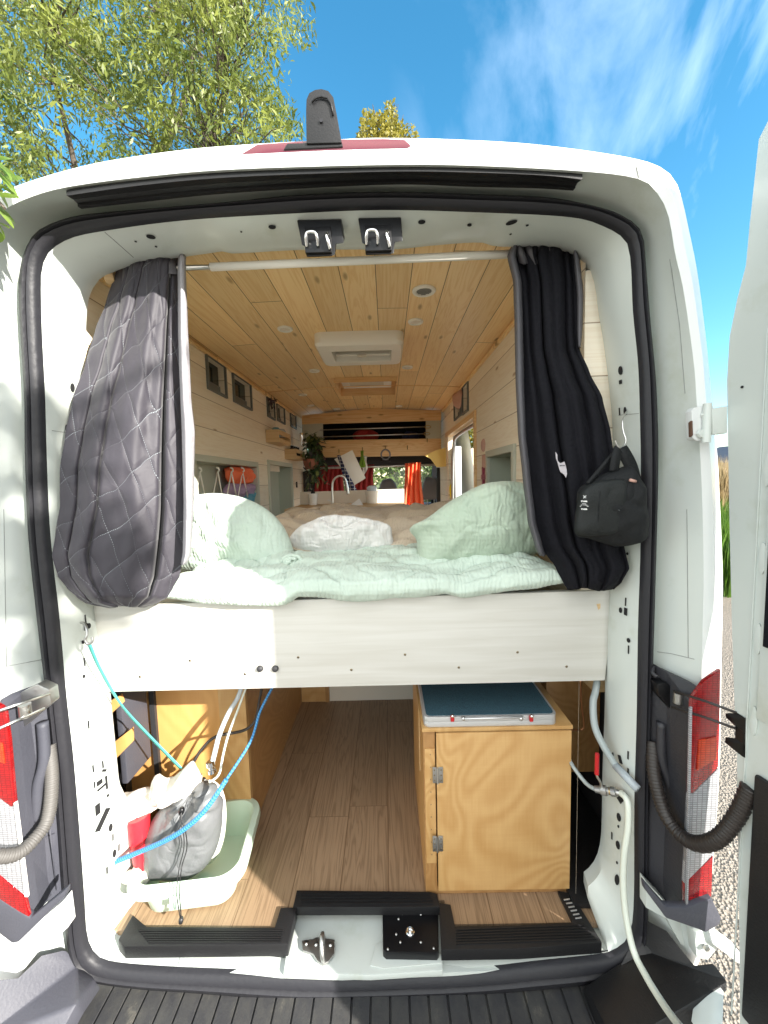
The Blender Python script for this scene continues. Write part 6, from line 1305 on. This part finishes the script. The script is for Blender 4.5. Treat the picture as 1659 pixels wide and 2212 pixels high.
# hedge, bushes and shed beyond the van
def bush(name, lab, c, r_, k, size, m_, cat='bush', grp='bushes beyond the van'):
    t_ = thing(name, lab, cat, grp); q = rng.standard_normal((k,3)); q /= np.linalg.norm(q, axis=1)[:,None]
    bump_ = 1+.18*np.sin(q[:,:1]*7+q[:,1:2]*5)+.12*np.sin(q[:,2:3]*11); q *= (rng.random((k,1))**.28)*np.array(r_)*bump_; q += np.array(c); q = q[q[:,2] > .02]
    leaves_mesh('foliage', q, size, m_, t_, .55, .1); tb_ = MB(); random.seed(int(abs(c[0])*10))
    for j in range(7): tb_.tube([Vector((c[0],c[1],0)), Vector((c[0]+random.uniform(-.7,.7)*r_[0], c[1]+random.uniform(-.7,.7)*r_[1], c[2]+random.uniform(-.3,.7)*r_[2]))], [.06,.01], 6)
    tb_.build('branches', 'bark', t_)
bush('bush', 'sunlit green bush seen through the windscreen left of the orange curtain', (-.2,11.5,1.2), (2.6,1.4,2.2), 9000, .14, 'hedge_leaf')
bush('bush', 'dense green bush seen through the windscreen right of the orange curtain', (2.6,13.5,1.2), (2.6,1.4,2.3), 9000, .14, 'hedge_leaf')
bush('bush', 'yellow-green bush above the beige shed beyond the sliding door', (3.7,14.0,3.0), (2.2,1.8,3.0), 12000, .15, 'yellow_leaf')
bush('bush', 'tall dark bush beyond the cab on the left', (-4.2,12.5,1.8), (2.8,1.6,2.8), 8000, .15, 'hedge_leaf')
bush('bush', 'leafy bush right behind the beige shed', (5.0,12.2,1.9), (1.8,1.2,2.6), 8000, .14, 'hedge_leaf')
shd = thing('beige_shed', 'plain beige shed with sloping roof beyond the sliding door', 'shed')
MB().box((1.75,9.0,0),(4.2,11.0,2.15)).build('shed_wall', 'tan_render', shd)
MB().prism([(1.6,8.9,2.15),(4.35,8.9,2.15),(3.2,8.9,2.62),(2.2,8.9,2.75),(1.75,8.9,2.5)], (0,2.2,0)).build('roof', 'tan_render', shd)
MB().box((1.74,8.97,1.98),(4.2,8.999,2.02)).build('wall_rail', 'ply_frame', shd)
# verge to the right: reeds behind tall grass
def blades(name, lab, k, box_, h0, h1, w_, m_, cat):
    x0, x1, y0, y1 = box_; x = rng.uniform(x0, x1, k); y = rng.uniform(y0, y1, k); h = rng.uniform(h0, h1, k); a = rng.uniform(0, 6.28, k); le = rng.standard_normal((k,2))*.12*h[:,None]
    dx, dy = np.cos(a)*w_, np.sin(a)*w_; z0 = np.zeros(k)
    v = np.stack([np.stack([x-dx,y-dy,z0],1), np.stack([x+dx,y+dy,z0],1), np.stack([x+dx*.7+le[:,0]*.4,y+dy*.7+le[:,1]*.4,h*.6],1), np.stack([x+le[:,0],y+le[:,1],h],1), np.stack([x-dx*.7+le[:,0]*.4,y-dy*.7+le[:,1]*.4,h*.6],1)], 1).reshape(-1,3)
    me = bpy.data.meshes.new(name); me.vertices.add(5*k); me.vertices.foreach_set('co', v.ravel().astype(np.float32)); me.loops.add(5*k); me.loops.foreach_set('vertex_index', np.arange(5*k, dtype=np.int32))
    me.polygons.add(k); me.polygons.foreach_set('loop_start', np.arange(0,5*k,5,dtype=np.int32)); me.update(calc_edges=True); me.materials.append(M[m_])
    o = bpy.data.objects.new(name, me); S.collection.objects.link(o); tag(o, lab, cat, kind='stuff')
blades('grass', 'tall green grass along the verge right of the van', 9000, (4.6,8.5,5.0,7.6), .5, 1.55, .012, 'grass_blade', 'grass')
blades('reeds', 'dry straw coloured reeds behind the green verge', 9000, (6.5,12,8.2,10.5), 1.7, 2.45, .014, 'reed_blade', 'reeds')
fn_ = thing('distant_roof', 'small pale roof beyond the dry reeds', 'house'); MB().box((24,27,0),(31,31,2.6)).build('wall', 'tan_render', fn_); MB().prism([(23.5,26.5,2.6),(31.5,26.5,2.6),(27.5,26.5,4.0)], (0,5,0)).build('roof', 'grey_plastic', fn_)
# tree behind the photographer whose leaves dapple the sunny door frame
sh_t = thing('side_tree', 'leafy tree standing behind the camera to the right', 'tree'); tb = MB(); limb(tb, (2.6,-6.6,0), (2.7,-6.4,5.2), .2, .14, .03); tb.build('trunk', 'bark', sh_t)
SC = Vector((-1.12,0,1.86)); cc_ = SC + sdir*6.0; tb = MB(); limb(tb, (2.7,-6.4,4.6), cc_+Vector((.5,.2,.5)), .07, .012, .03); tb.build('limb', 'bark', sh_t)
pts = []
for k in range(430):
    x, z = random.uniform(-1.45,-.70), random.uniform(1.42,2.28)
    if x > -.80 and (random.random() < .5 or z > 2.0): continue
    if z < 1.6 and random.random() < .6: continue
    pts.append(Vector((x,0,z)) + sdir*random.uniform(5.0,7.0))
for k in range(22): pts.append(Vector((random.uniform(-.86,-.68),0,random.uniform(1.68,1.86))) + sdir*random.uniform(6.0,7.0))
leaves_mesh('foliage', np.array([tuple(p) for p in pts]), .10, 'hedge_leaf', sh_t, .55, .2)
for o_ in list(S.objects):
    if o_.type == 'EMPTY' and o_.parent is None: rebase(o_)
